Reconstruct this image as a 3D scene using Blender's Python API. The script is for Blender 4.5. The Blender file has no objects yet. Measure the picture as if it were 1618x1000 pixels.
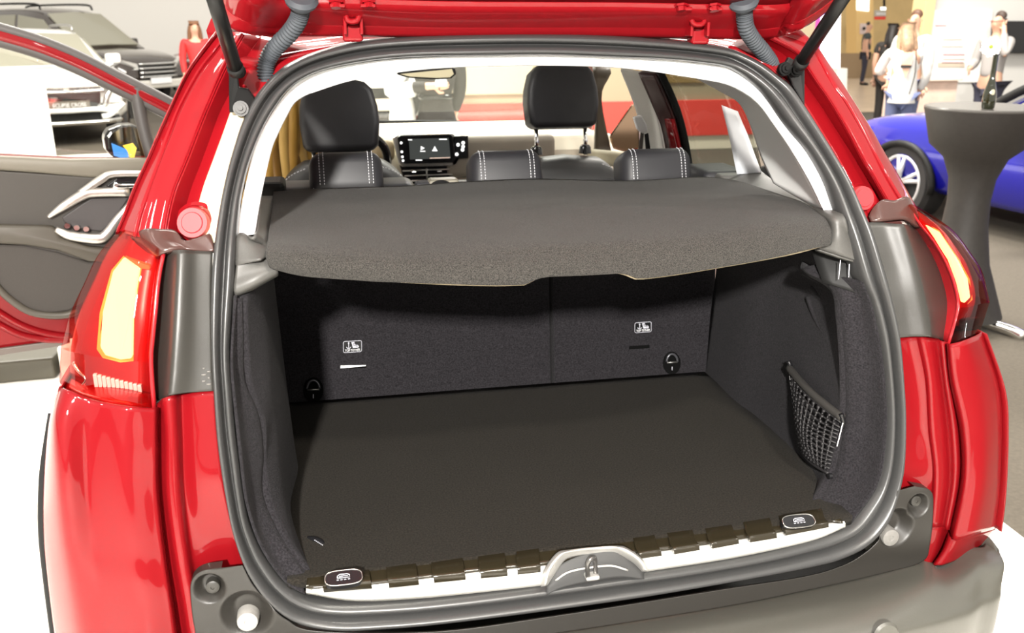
import bpy, bmesh, math, random
import numpy as np
from mathutils import Vector, Matrix
random.seed(7)
S = bpy.context.scene
COL = S.collection

# ------------------------------------------------------------------ camera, world, lights, exposure
CAM = np.array([-.407, -1.30, 1.505])
YAW, PITCH, FPX = math.radians(11.38), math.atan(465 / 1425), 1425.0
_cy, _sy, _cp, _sp = math.cos(YAW), math.sin(YAW), math.cos(PITCH), math.sin(PITCH)
FW = np.array([_sy * _cp, _cy * _cp, -_sp])
RT = np.array([_cy, -_sy, 0.0])
UP = np.cross(RT, FW)
cd = bpy.data.cameras.new('camera')
cam = bpy.data.objects.new('camera', cd)
COL.objects.link(cam)
cam.location = CAM
cam.rotation_euler = (math.pi / 2 - PITCH, 0, -YAW)
cd.sensor_width = 36.0
cd.lens = 36.0 * FPX / 1618
cd.clip_start = .02
cd.clip_end = 200
cd.dof.use_dof = True
cd.dof.focus_distance = 1.75
cd.dof.aperture_fstop = 6.3
S.camera = cam

w = bpy.data.worlds.new('hall_light')
S.world = w
w.use_nodes = True
w.node_tree.nodes['Background'].inputs[0].default_value = (1.0, .95, .86, 1)
w.node_tree.nodes['Background'].inputs[1].default_value = .85

def area(name, loc, target, size, watts, color=(1, .95, .86), size_y=None):
    l = bpy.data.lights.new(name, 'AREA')
    l.energy = watts
    l.color = color
    l.size = size
    if size_y:
        l.shape = 'RECTANGLE'
        l.size_y = size_y
    o = bpy.data.objects.new(name, l)
    COL.objects.link(o)
    o.location = loc
    o.rotation_euler = (Vector(target) - Vector(loc)).to_track_quat('-Z', 'Y').to_euler()
    return o

area('flash_stand_in', (-1.25, -4.2, 2.95), (0, .3, .9), .22, 580, (1, .96, .9))  # unseen lamp standing in for a camera flash, set farther back
area('hall_spot_high', (.6, -3.6, 5.0), (0, .2, .8), .30, 150, (1, .92, .8))
area('hall_spot_left', (-4.2, -1.2, 5.2), (-.6, .6, .8), .35, 42, (1, .94, .84))
area('hall_spot_right', (4.4, -.6, 5.2), (.5, .5, .8), .35, 40, (1, .94, .86))
for k in range(4):
    area('hall_ceiling_panel', (-5 + 3.4 * k, 7.5, 6.4), (-5 + 3.4 * k, 7.5, 0), 2.4, 650, (1, .95, .86), 1.2)
for k in range(3):
    area('hall_ceiling_row', (-3 + 3 * k, 2.4, 6.0), (-3 + 3 * k, 2.4, 0), .5, 70, (1, .95, .86), 1.6)

for k, (x, y) in enumerate(((-3.6, -5.5), (-2.2, -2.6), (-1.4, -6.5), (.9, -5.8), (2.4, -3.0), (3.4, -6.2), (-4.6, -3.2), (1.6, -1.2))):
    area('hall_track_spot', (x, y, 5.4), (0, .2, .9), .13, 16, (1, .96, .9))
area('cabin_fill_lamp', (0, 1.55, 1.43), (0, 1.55, 0), .16, 1.8, (1, .97, .92))  # unseen lamp, added to brighten the right pillar trim

S.view_settings.view_transform = 'Standard'
S.view_settings.look = 'None'
S.view_settings.gamma = 1
S.view_settings.use_curve_mapping = False
S.view_settings.exposure = .35

# ------------------------------------------------------------------ where a sight line meets the place
def ray(x, y):
    return FW * FPX + RT * (x - 809) + UP * (500 - y)

def at(x, y, Y):                       # on the upright plane at depth Y
    d = ray(x, y)
    return CAM + d * (Y - CAM[1]) / d[1]

def atz(x, y, Z):                      # on the level plane at height Z
    d = ray(x, y)
    return CAM + d * (Z - CAM[2]) / d[2]

def atx(x, y, X):                      # on the lengthwise plane at X
    d = ray(x, y)
    return CAM + d * (X - CAM[0]) / d[0]

def atp(x, y, p0, n):
    d = ray(x, y)
    p0, n = np.array(p0), np.array(n)
    return CAM + d * ((p0 - CAM) @ n) / (d @ n)

ZK = [.2, .60, .95, 1.05, 1.15, 1.25, 1.42, 1.48, 1.6]
YK = [0, 0, .06, .09, .13, .20, .34, .41, .50]
def rear_y(X, Z):                      # the curved tail surface of the hatchback
    return float(np.interp(Z, ZK, YK)) + .12 * X * X

def sp(x, y, off=0.0):
    Y = .15
    for _ in range(40):
        p = at(x, y, Y)
        Y += .6 * (rear_y(p[0], p[2]) + off - Y)
    return at(x, y, Y)

def q(t):                              # (x, y, off) on the tail surface, (x, y, 'Y', depth), (x, y, 'Z', height)
    if len(t) == 2:
        return sp(t[0], t[1])
    if len(t) == 3:
        return sp(*t)
    if t[2] == 'Y':
        return at(t[0], t[1], t[3])
    if t[2] == 'Z':
        return atz(t[0], t[1], t[3])
    return atx(t[0], t[1], t[3])

def col(pts, off=0.0, Y=None, Z=None):
    n = len(pts)
    res = []
    for i, p in enumerate(pts):
        pick = lambda v: v[i] if isinstance(v, (list, tuple)) else v
        if Y is not None:
            res.append(at(p[0], p[1], pick(Y)))
        elif Z is not None:
            res.append(atz(p[0], p[1], pick(Z)))
        else:
            res.append(sp(p[0], p[1], pick(off)))
    return res

# ------------------------------------------------------------------ materials
def lin(c):
    if isinstance(c, str):
        c = [int(c[i:i + 2], 16) / 255 for i in (0, 2, 4)]
        c = [v / 12.92 if v <= .04045 else ((v + .055) / 1.055) ** 2.4 for v in c]
    return (c[0], c[1], c[2], 1)

MATS = {}
def mat(name, color=(.5, .5, .5), rough=.5, metal=0, coat=0, noise=None, bump=None, emit=None, spec=.5, sheen=0):
    if name in MATS:
        return MATS[name]
    m = bpy.data.materials.new(name)
    m.use_nodes = True
    nt = m.node_tree
    b = nt.nodes['Principled BSDF']
    b.inputs['Base Color'].default_value = lin(color)
    b.inputs['Roughness'].default_value = rough
    b.inputs['Metallic'].default_value = metal
    b.inputs['Coat Weight'].default_value = coat
    b.inputs['Coat Roughness'].default_value = .03
    b.inputs['Specular IOR Level'].default_value = spec
    b.inputs['Sheen Weight'].default_value = sheen
    if noise or bump:
        tc = nt.nodes.new('ShaderNodeTexCoord')
    if noise:                          # (scale, amount)
        n = nt.nodes.new('ShaderNodeTexNoise')
        n.inputs['Scale'].default_value = noise[0]
        n.inputs['Detail'].default_value = 3
        nt.links.new(tc.outputs['Object'], n.inputs['Vector'])
        r = nt.nodes.new('ShaderNodeMapRange')
        r.inputs['From Min'].default_value = .3
        r.inputs['From Max'].default_value = .7
        r.inputs['To Min'].default_value = 1 - noise[1]
        r.inputs['To Max'].default_value = 1 + noise[1]
        nt.links.new(n.outputs['Fac'], r.inputs['Value'])
        x = nt.nodes.new('ShaderNodeVectorMath')
        x.operation = 'SCALE'
        x.inputs[0].default_value = lin(color)[:3]
        nt.links.new(r.outputs['Result'], x.inputs['Scale'])
        nt.links.new(x.outputs['Vector'], b.inputs['Base Color'])
    if bump:                           # (scale, strength, distance)
        n2 = nt.nodes.new('ShaderNodeTexNoise')
        n2.inputs['Scale'].default_value = bump[0]
        n2.inputs['Detail'].default_value = 2
        nt.links.new(tc.outputs['Object'], n2.inputs['Vector'])
        bp = nt.nodes.new('ShaderNodeBump')
        bp.inputs['Strength'].default_value = bump[1]
        bp.inputs['Distance'].default_value = bump[2]
        nt.links.new(n2.outputs['Fac'], bp.inputs['Height'])
        nt.links.new(bp.outputs['Normal'], b.inputs['Normal'])
    if emit:
        b.inputs['Emission Color'].default_value = lin(emit[0])
        b.inputs['Emission Strength'].default_value = emit[1]
    MATS[name] = m
    return m

def clear(name, tint=(1, 1, 1), gloss=.06, rough=.02):
    if name in MATS:
        return MATS[name]
    m = bpy.data.materials.new(name)
    m.use_nodes = True
    nt = m.node_tree
    nt.nodes.clear()
    o = nt.nodes.new('ShaderNodeOutputMaterial')
    mx = nt.nodes.new('ShaderNodeMixShader')
    t = nt.nodes.new('ShaderNodeBsdfTransparent')
    g = nt.nodes.new('ShaderNodeBsdfGlossy')
    lw = nt.nodes.new('ShaderNodeLayerWeight')
    pw = nt.nodes.new('ShaderNodeMath')
    pw.operation = 'POWER'
    pw.inputs[1].default_value = 4
    ml = nt.nodes.new('ShaderNodeMath')
    ml.operation = 'MULTIPLY_ADD'
    ml.inputs[1].default_value = .10
    ml.inputs[2].default_value = gloss
    nt.links.new(lw.outputs['Facing'], pw.inputs[0])
    nt.links.new(pw.outputs[0], ml.inputs[0])
    t.inputs['Color'].default_value = (*tint, 1)
    g.inputs['Roughness'].default_value = rough
    g.inputs['Color'].default_value = (.9, .9, .9, 1)
    nt.links.new(ml.outputs[0], mx.inputs[0])
    nt.links.new(t.outputs[0], mx.inputs[1])
    nt.links.new(g.outputs[0], mx.inputs[2])
    nt.links.new(mx.outputs[0], o.inputs[0])
    MATS[name] = m
    return m

RED = mat('ruby_red_paint', (.165, .003, .0054), .5, .0, .6, spec=.05)
REDIN = mat('ruby_red_inner_paint', (.20, .0038, .007), .5, .0, .6, spec=.05)
GRAIN = mat('grained_grey_plastic', (.024, .0225, .0195), .33, 0, 0, (900, .12), (1400, .35, .0006))
BUMP = mat('satin_grey_plastic', (.070, .068, .058), .36, 0, 0, (500, .06), (1600, .2, .0004))
BRKT = mat('dark_satin_plastic', (.019, .0172, .0148), .42, 0, 0, (400, .08), (1600, .2, .0004))
RUBBER = mat('seal_rubber', (.036, .036, .036), .36, 0, 0, (300, .08), (900, .12, .0004), spec=.55)
RUBIN = mat('seal_inner_rubber', (.05, .05, .05), .36, 0, 0, (300, .08), (900, .15, .0005))
WHITE = mat('pale_headlining', (.86, .87, .88), .75, 0, 0, (300, .03))
TRIM = mat('grey_boot_trim', (.062, .060, .056), .45, 0, 0, (700, .1), (1100, .3, .0005))
CARPET = mat('charcoal_boot_carpet', (.0180, .0166, .0188), 1.0, 0, 0, (300, .5), (700, .9, .002), spec=.1, sheen=.04)
CARPETF = mat('charcoal_floor_carpet', (.0165, .0142, .0112), 1.0, 0, 0, (300, .5), (700, .9, .002), spec=.1, sheen=.02)
SHELFM = mat('speckled_shelf_fabric', (.031, .0285, .0255), .9, 0, 0, (620, .8), (800, .9, .0022), spec=.25, sheen=.05)
LEATHER = mat('black_leather', (.014, .0138, .0165), .52, 0, 0, None, (500, .15, .0006))
DARKFAB = mat('dark_seat_fabric', (.02, .02, .024), .8, 0, 0, (200, .2))
STITCH = mat('pale_thread', (.55, .55, .58), .7)
BLACK = mat('gloss_black', (.010, .010, .011), .16)
BLACKM = mat('matt_black', (.008, .008, .008), .55, spec=.25)
BLACKS = mat('satin_black_steel', (.006, .006, .006), .35, spec=.25)
CHROME = mat('chrome', (.85, .85, .84), .09, 1)
BRUSH = mat('brushed_steel', (.80, .79, .76), .42, .85)
STEEL = mat('dull_steel', (.45, .44, .42), .35, .9)
GREYP = mat('conduit_grey_rubber', (.050, .056, .064), .6, spec=.25)
LENS = clear('red_lens', (.92, .42, .36), .045)
LENSC = clear('pale_lens', (.85, .55, .50))
GLASS = clear('clear_glass', (.95, .97, .96), .012)
DARKGLASS = clear('tinted_glass', (.55, .57, .55))
LAMPIN = mat('lamp_reflector', (.42, .008, .010), .25, .6)
TUBE = mat('lit_light_tube', (1, .6, .2), .4, emit=((1.0, .70, .32), 3.8))
TUBEO = mat('orange_tube_end', (.9, .12, .03), .4, emit=((1.0, .16, .03), 1.2))
CREAM = mat('dash_cream', (.80, .75, .62), .5)
SCREEN = mat('dark_display', (.02, .022, .022), .15, emit=((.30, .32, .30), .14))
LIT = mat('lit_icon', (.9, .9, .9), .5, emit=((1, 1, .98), 1.2))
SKIN = mat('skin', (.62, .36, .25), .55)
PRINT = mat('grey_print', (.45, .45, .5), .6)
PRINTW = mat('white_print', (.8, .8, .82), .6)

# ------------------------------------------------------------------ builders
HOME = {}                              # world position of each top-level Empty
def props(o, label=None, cat=None, group=None, kind=None):
    if label: o['label'] = label
    if cat: o['category'] = cat
    if group: o['group'] = group
    if kind: o['kind'] = kind
    return o

def thing(name, loc, label, cat, group=None):
    o = bpy.data.objects.new(name, None)
    o.empty_display_size = .1
    COL.objects.link(o)
    o.location = loc
    HOME[o.name] = Matrix.Translation(Vector([float(v) for v in loc]))
    return props(o, label, cat, group)

def own(o, parent):
    if parent is not None:
        o.parent = parent
        if parent.name in HOME:
            o.matrix_parent_inverse = HOME[parent.name].inverted()
    return o

def mesh(name, v, f, m, parent=None, smooth=True, label=None, solid=0, bevel=0, bseg=2, sub=0, kind=None, offset=-1):
    me = bpy.data.meshes.new(name)
    me.from_pydata([tuple(float(c) for c in p) for p in v], [], [tuple(x) for x in f])
    me.validate()
    me.update()
    if smooth:
        me.polygons.foreach_set('use_smooth', [True] * len(me.polygons))
    if m is not None:
        me.materials.append(m)
    o = bpy.data.objects.new(name, me)
    COL.objects.link(o)
    own(o, parent)
    if solid:
        d = o.modifiers.new('thickness', 'SOLIDIFY')
        d.thickness = solid
        d.offset = offset
    if bevel:
        d = o.modifiers.new('edge', 'BEVEL')
        d.width = bevel
        d.segments = bseg
        d.limit_method = 'ANGLE'
        d.angle_limit = math.radians(35)
    if sub:
        d = o.modifiers.new('round', 'SUBSURF')
        d.levels = d.render_levels = sub
    return props(o, label, kind=kind)

def spline(P, n, closed=False):
    P = [np.array(p, float) for p in P]
    k = len(P)
    if k == 2 and not closed:
        return [P[0] + (P[1] - P[0]) * t for t in np.linspace(0, 1, n)]
    out = []
    span = k if closed else k - 1
    for i in range(n):
        t = i * span / (n if closed else n - 1)
        a = min(int(t), span - 1)
        u = t - a
        g = (lambda j: P[j % k]) if closed else (lambda j: P[j] if 0 <= j < k else (2 * P[0] - P[1] if j < 0 else 2 * P[-1] - P[-2]))
        p0, p1, p2, p3 = g(a - 1), g(a), g(a + 1), g(a + 2)
        out.append(.5 * (2 * p1 + (p2 - p0) * u + (2 * p0 - 5 * p1 + 4 * p2 - p3) * u * u + (3 * p1 - p0 - 3 * p2 + p3) * u ** 3))
    return out

def lerp(P, n):
    P = [np.array(p, float) for p in P]
    k = len(P)
    out = []
    for i in range(n):
        t = i * (k - 1) / (n - 1)
        a = min(int(t), k - 2)
        out.append(P[a] + (P[a + 1] - P[a]) * (t - a))
    return out

def net_of(cols, nu, nv, sharp=False):      # nv along each column, nu across
    long_ = [spline(c, nv) for c in cols]
    f = lerp if sharp else spline
    return [f([c[j] for c in long_], nu) for j in range(nv)]

def gridfaces(nr, nc, wrap=False):
    F = []
    for j in range(nr - 1):
        for i in range(nc - 1 + (1 if wrap else 0)):
            a, b = j * nc + i, j * nc + (i + 1) % nc
            F.append((a, b, b + nc, a + nc))
    return F

def patch(name, cols, m, parent, nu=None, nv=None, solid=.004, sharp=False, shape=None, offset=-1, **k):
    nu = nu or (4 * (len(cols) - 1) + 1)
    nv = nv or (4 * (len(cols[0]) - 1) + 1)
    R = net_of(cols, nu, nv, sharp)
    V = [p for r in R for p in r]
    if shape:
        V = [shape(p) for p in V]
    return mesh(name, V, gridfaces(nv, nu), m, parent, solid=solid, offset=offset, **k)

def prism(name, P, depth, m, parent=None, bevel=.0, **k):    # outline P pushed along depth
    P = [np.array(p, float) for p in P]
    d = np.array(depth, float)
    n = len(P)
    V = P + [p + d for p in P]
    F = [tuple(range(n)), tuple(range(2 * n - 1, n - 1, -1))] + [(i, i + n, (i + 1) % n + n, (i + 1) % n) for i in range(n)]
    o = mesh(name, V, F, m, parent, smooth=k.pop('smooth', False), bevel=bevel, **k)
    bm = bmesh.new()
    bm.from_mesh(o.data)
    bmesh.ops.recalc_face_normals(bm, faces=bm.faces)
    bm.to_mesh(o.data)
    bm.free()
    return o

def tube_data(P, r, seg=10, closed=False, cap=True):
    P = [np.array(p, float) for p in P]
    n = len(P)
    R = r if isinstance(r, (list, tuple)) else [r] * n
    V, F = [], []
    up = np.array([.13, .31, .94])
    prev = None
    for i in range(n):
        t = (P[(i + 1) % n] - P[i - 1]) if closed else (P[min(i + 1, n - 1)] - P[max(i - 1, 0)])
        t = t / (np.linalg.norm(t) + 1e-9)
        a = prev if prev is not None else np.cross(up, t)
        a = a - t * (a @ t)
        if np.linalg.norm(a) < 1e-6:
            a = np.cross(np.array([1, 0, .2]), t)
        a = a / np.linalg.norm(a)
        prev = a
        b = np.cross(t, a)
        for s in range(seg):
            c = 2 * math.pi * s / seg
            V.append(P[i] + R[i] * (a * math.cos(c) + b * math.sin(c)))
    for i in range(n - (0 if closed else 1)):
        for s in range(seg):
            a0, a1 = i * seg + s, i * seg + (s + 1) % seg
            j = (i + 1) % n
            F.append((a0, a1, j * seg + (s + 1) % seg, j * seg + s))
    if cap and not closed:
        F.append(tuple(range(seg - 1, -1, -1)))
        F.append(tuple((n - 1) * seg + s for s in range(seg)))
    return V, F

def tube(name, P, r, m, parent=None, seg=10, closed=False, n=None, **k):
    if n:
        P = spline(P, n, closed)
        if isinstance(r, (list, tuple)):
            r = list(np.interp(np.linspace(0, 1, n), np.linspace(0, 1, len(r)), r))
    V, F = tube_data(P, r, seg, closed)
    return mesh(name, V, F, m, parent, **k)

def join(name, parts, m, parent=None, **k):
    V, F = [], []
    for v, f in parts:
        o = len(V)
        V += list(v)
        F += [tuple(i + o for i in x) for x in f]
    return mesh(name, V, F, m, parent, **k)

def box_data(c, s, R=None):
    c = np.array(c, float)
    V = []
    for dz in (-.5, .5):
        for dx, dy in ((-.5, -.5), (.5, -.5), (.5, .5), (-.5, .5)):
            p = np.array([dx * s[0], dy * s[1], dz * s[2]])
            V.append(c + (R @ p if R is not None else p))
    return V, [(3, 2, 1, 0), (4, 5, 6, 7), (0, 1, 5, 4), (1, 2, 6, 5), (2, 3, 7, 6), (3, 0, 4, 7)]

def rotz(a):
    return np.array([[math.cos(a), -math.sin(a), 0], [math.sin(a), math.cos(a), 0], [0, 0, 1]])

def box(name, c, s, m, parent=None, R=None, bevel=.003, bseg=2, smooth=False, **k):
    v, f = box_data(c, s, R)
    return mesh(name, v, f, m, parent, smooth=smooth, bevel=bevel, bseg=bseg, **k)

def lathe(name, c, prof, m, parent=None, seg=24, axis=(0, 0, 1), **k):    # prof: (radius, height) along axis
    ax = np.array(axis, float)
    ax = ax / np.linalg.norm(ax)
    a = np.cross(ax, [0, 0, 1.0]) if abs(ax[2]) < .9 else np.cross(ax, [1.0, 0, 0])
    a = a / np.linalg.norm(a)
    b = np.cross(ax, a)
    c = np.array(c, float)
    V = [c + ax * h + r * (a * math.cos(2 * math.pi * s / seg) + b * math.sin(2 * math.pi * s / seg)) for r, h in prof for s in range(seg)]
    F = gridfaces(len(prof), seg, True)
    n = len(prof)
    F.append(tuple(range(seg - 1, -1, -1)))
    F.append(tuple((n - 1) * seg + s for s in range(seg)))
    o = mesh(name, V, F, m, parent, **k)
    bm = bmesh.new()
    bm.from_mesh(o.data)
    bmesh.ops.remove_doubles(bm, verts=bm.verts, dist=1e-6)
    bmesh.ops.recalc_face_normals(bm, faces=bm.faces)
    bm.to_mesh(o.data)
    bm.free()
    d = o.modifiers.new('crease', 'EDGE_SPLIT')
    d.split_angle = math.radians(40)
    return o

def text(name, s, c, size, right, up, m, parent=None, depth=.0004, align='CENTER', squash=1.0, **k):
    cu = bpy.data.curves.new(name, 'FONT')
    cu.body = s
    cu.size = size
    cu.align_x = align
    cu.align_y = 'CENTER'
    cu.extrude = depth
    t = bpy.data.objects.new(name, cu)
    COL.objects.link(t)
    dg = bpy.context.evaluated_depsgraph_get()
    dg.update()
    me = bpy.data.meshes.new_from_object(t.evaluated_get(dg))
    COL.objects.unlink(t)
    bpy.data.objects.remove(t)
    r = np.array(right, float); r /= np.linalg.norm(r)
    u = np.array(up, float); u -= r * (u @ r); u /= np.linalg.norm(u)
    n = np.cross(r, u)
    c = np.array(c, float)
    for v in me.vertices:
        p = c + r * v.co.x * squash + u * v.co.y + n * v.co.z
        v.co = p.tolist()
    me.materials.clear()
    me.materials.append(m)
    o = bpy.data.objects.new(name, me)
    COL.objects.link(o)
    own(o, parent)
    return props(o, **k)

def dashes(name, P, m, parent, r=.0011, step=.007, fill=.6):      # a run of stitches along P
    P = [np.array(p, float) for p in P]
    L = [0]
    for a, b in zip(P, P[1:]):
        L.append(L[-1] + np.linalg.norm(b - a))
    parts = []
    def on(s):
        return np.array([np.interp(s, L, [p[i] for p in P]) for i in range(3)])
    s = 0
    while s + step * fill < L[-1]:
        parts.append(tube_data([on(s), on(s + step * fill)], r, 5))
        s += step
    return join(name, parts, m, parent)

def cushion(name, c, s, m, parent, bevel, R=None, taper=0, bseg=5, **k):
    v, f = box_data((0, 0, 0), s)
    V = []
    for p in v:
        p = np.array(p)
        if p[2] < 0:
            p[0] *= 1 - taper
        V.append(np.array(c) + (R @ p if R is not None else p))
    return mesh(name, V, f, m, parent, bevel=bevel, bseg=bseg, **k)

# ------------------------------------------------------------------ setting: platform, hall floor, walls
FLOORM = mat('grey_hall_carpet', (.085, .072, .055), .95, 0, 0, (60, .12), (300, .4, .002))
PLATM = mat('white_platform_laminate', (.86, .84, .78), .22)
WALLW = mat('white_hall_wall', (.90, .88, .84), .7)
WALLB = mat('beige_hall_wall', (.62, .46, .22), .7, 0, 0, (1.5, .08))
TILE = mat('beige_corridor_floor', (.55, .42, .30), .3, 0, 0, (3, .1))
def slab(name, P, z0, z1, m, parent=None, kind='structure', **k):
    return prism(name, [(p[0], p[1], z1) for p in P], (0, 0, z0 - z1), m, parent, kind=kind, **k)

slab('floor', [(-40, -8), (40, -8), (40, 45), (-40, 45)], -.3, -.12, FLOORM)
slab('platform', [(-9.5, -5), (1.45, -5), (1.62, .82), (1.68, 3.2), (2.1, 11.2), (-9.5, 9.4)], -.119, 0, PLATM, bevel=.01)
slab('trim_1', [(8.3, 14.5), (30, 14.5), (30, 44), (8.3, 44)], -.119, -.11, TILE)
slab('wall_left', [(-14, 24), (5.4, 24), (5.4, 24.2), (-14, 24.2)], -.12, 7, WALLW)
slab('wall_back', [(6, 34), (26, 34), (26, 34.3), (6, 34.3)], -.12, 7, WALLB)

# ------------------------------------------------------------------ THE RED CAR
car = thing('hatchback_car', (0, 1.6, 0), 'red compact crossover with raised tailgate and empty carpeted boot, on white platform', 'car')

# --- weather seal: (outer point, inner point) round the opening
SEAL = [((850, 54), (868, 87)), ((950, 56), (958, 90)), ((1050, 63), (1050, 94)), ((1110, 69), (1104, 99)), ((1150, 76), (1146, 105)),
        ((1176, 86), (1168, 114)), ((1202, 100), (1186, 126)), ((1226, 118), (1206, 143)), ((1246, 134), (1224, 164)), ((1270, 168), (1244, 192)),
        ((1296, 210), (1266, 220)), ((1320, 250), (1288, 252)), ((1340, 286), (1310, 292)), ((1360, 330), (1327, 336)), ((1376, 368), (1341, 376)),
        ((1396, 434), (1359, 438)), ((1406, 475), (1375, 478)), ((1418, 533), (1389, 535)), ((1424, 600), (1397, 601)), ((1427, 660), (1400, 661)),
        ((1425, 730), (1396, 722)), ((1416, 777), (1386, 764)), ((1400, 822), (1368, 795)), ((1368, 858), (1344, 826)), ((1325, 880), (1310, 843)),
        ((1280, 892), (1270, 855)), ((1200, 907), (1196, 873)), ((1080, 928), (1078, 893)), ((980, 944), (980, 906)), ((820, 966), (820, 928)),
        ((680, 983), (680, 944)), ((592, 990), (590, 950)), ((537, 992), (536, 951)), ((482, 984), (500, 947)), ((445, 966), (471, 936)),
        ((416, 938), (446, 917)), ((396, 910), (426, 892)), ((381, 879), (410, 866)), ((366, 831), (393, 824)), ((356, 780), (384, 777)),
        ((348, 730), (378, 728)), ((342, 680), (372, 679)), ((338, 620), (367, 620)), ((335, 560), (363, 560)), ((334, 500), (366, 500)),
        ((335, 440), (371, 440)), ((338, 396), (373, 396)), ((343, 356), (376, 356)), ((351, 308), (381, 312)), ((361, 264), (392, 264)),
        ((372, 226), (406, 224)), ((382, 196), (422, 190)), ((396, 166), (437, 166)), ((412, 142), (452, 146)), ((434, 118), (472, 129)),
        ((460, 99), (502, 114)), ((500, 82), (540, 104)), ((560, 67), (596, 95)), ((640, 59), (660, 90)), ((740, 55), (764, 88))]
def build_seal():
    n = 260
    O = spline([sp(a[0], a[1], .0) for a, b in SEAL], n, True)
    I = spline([sp(b[0], b[1], .014) for a, b in SEAL], n, True)
    prof = [(-.03, -.03), (-.02, -.004), (0, .004), (.06, .013), (.16, .018), (.27, .017), (.37, .011), (.43, .001), (.47, -.005), (.51, -.005),
            (.56, .003), (.64, .011), (.75, .014), (.86, .012), (.95, .004), (1.0, -.006), (1.0, -.035)]
    V = []
    for o, i in zip(O, I):
        for wv, h in prof:
            p = o + (i - o) * wv
            V.append(p + np.array([0, -1, .0]) * h)
    F = gridfaces(n, len(prof))
    k = len(prof)
    F += [((n - 1) * k + j, (n - 1) * k + j + 1, j + 1, j) for j in range(k - 1)]
    F = [f[::-1] for f in F]
    mesh('weather_seal', V, F, RUBBER, car, label='dark grey rubber seal round the boot opening')
build_seal()

def fwd(c, d=1.3, dx=0):                # the same edge carried forward along the body side
    return [np.array([p[0] + dx, p[1] + d, p[2]]) for p in c]

# --- left pillar and gutter
Sx = [(500, 82), (460, 99), (428, 124), (396, 166), (378, 212), (364, 252), (353, 300), (346, 340), (340, 384)]
Fx = [(440, 66), (412, 96), (392, 128), (366, 178), (352, 218), (338, 256), (322, 300), (312, 340), (306, 384)]
Bx = [(412, 58), (385, 96), (372, 128), (346, 178), (331, 218), (317, 256), (300, 300), (290, 340), (284, 384)]
Rx = [(385, 54), (366, 88), (349, 122), (324, 178), (308, 218), (293, 256), (275, 300), (265, 340), (258, 384)]
Mx = [(374, 53), (354, 84), (334, 118), (304, 172), (288, 212), (271, 254), (252, 300), (240, 340), (232, 378)]
Hx = [(364, 52), (344, 80), (318, 114), (288, 168), (270, 212), (254, 252), (236, 300), (222, 340), (214, 374)]
Ox = [(348, 48), (328, 74), (300, 114), (274, 168), (254, 212), (238, 250), (216, 298), (201, 338), (190, 364)]
c_o = col(Ox, Y=[.46, .44, .41, .37, .345, .33, .31, .30, .29])
patch('pillar_panel', [fwd(c_o, .9), fwd(c_o, .05), c_o, col(Hx, .0), col(Hx, .0), col(Mx, .004), col(Rx, -.004), col(Rx, .0), col(Bx, .046), col(Bx, .048), col(Fx, .036), col([(s[0] + 6, s[1] + 3) for s in Sx], .03)],
      REDIN, car, nv=40, nu=46)
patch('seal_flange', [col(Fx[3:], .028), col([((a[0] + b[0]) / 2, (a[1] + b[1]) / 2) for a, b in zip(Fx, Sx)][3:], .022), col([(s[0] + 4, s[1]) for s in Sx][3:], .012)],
      mat('flange_reflection_cream', (.74, .66, .44), .3, 0, .6), car, nv=40, label='left gutter flange with a white wall reflection painted on in cream')  # reflection of the white wall in red paint, put into the colour as cream
lathe('blanking_cap', sp(306, 351, .01), [(0, 0), (.0255, 0), (.028, -.004), (.030, -.012), (.036, -.016), (.038, -.03), (.034, -.05), (0, -.05)], REDIN, car,
      axis=(-.15, -1, .35), seg=32)
lathe('cap_disc', sp(304, 352, -.002), [(0, .004), (.016, .004), (.0175, .002), (.024, .002), (.0255, -.004), (.0255, -.012), (0, -.012)],
      mat('chalky_red', (.40, .025, .03), .5), car, axis=(-.15, -1, .35), seg=32)
# --- right pillar and gutter
Sr = [(1150, 76), (1202, 100), (1226, 118), (1246, 134), (1270, 168), (1296, 210), (1320, 250), (1340, 286), (1356, 322), (1372, 356)]
Fr = [(1170, 62), (1222, 92), (1240, 112), (1256, 132), (1282, 168), (1308, 210), (1330, 246), (1352, 282), (1368, 318), (1386, 352)]
Br = [(1186, 56), (1236, 84), (1254, 104), (1270, 128), (1296, 164), (1322, 204), (1346, 240), (1366, 272), (1388, 308), (1404, 340)]
Rr = [(1206, 54), (1256, 80), (1274, 104), (1290, 128), (1316, 166), (1342, 210), (1360, 244), (1378, 274), (1402, 316), (1412, 336)]
Hr = [(1226, 52), (1276, 72), (1296, 100), (1312, 128), (1340, 172), (1364, 214), (1382, 246), (1402, 282), (1424, 318), (1434, 334)]
Or = [(1258, 46), (1286, 72), (1308, 104), (1326, 130), (1352, 170), (1376, 208), (1396, 244), (1418, 280), (1438, 316), (1447, 332)]
c_r = col(Or, Y=[.44, .42, .40, .38, .355, .33, .31, .295, .28, .27])
patch('pillar_panel', [col(Sr, .02), col(Fr, .034), col(Br, .048), col(Br, .044), col(Rr, 0), col(Rr, -.004), col(Hr, .004), col(Hr, .0), c_r, fwd(c_r, .05), fwd(c_r, .30)],
      REDIN, car, nv=44, nu=46)
lathe('blanking_cap', sp(1367, 316, .014), [(0, 0), (.0255, 0), (.028, -.004), (.030, -.012), (.035, -.016), (.037, -.03), (.034, -.05), (0, -.05)], REDIN, car,
      axis=(.1, -1, .35), seg=32)
lathe('cap_disc', sp(1364, 313, -.002), [(0, .004), (.016, .004), (.0175, .002), (.022, .002), (.0235, -.004), (.0235, -.012), (0, -.012)],
      MATS['chalky_red'], car, axis=(.1, -1, .35), seg=32)

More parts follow.
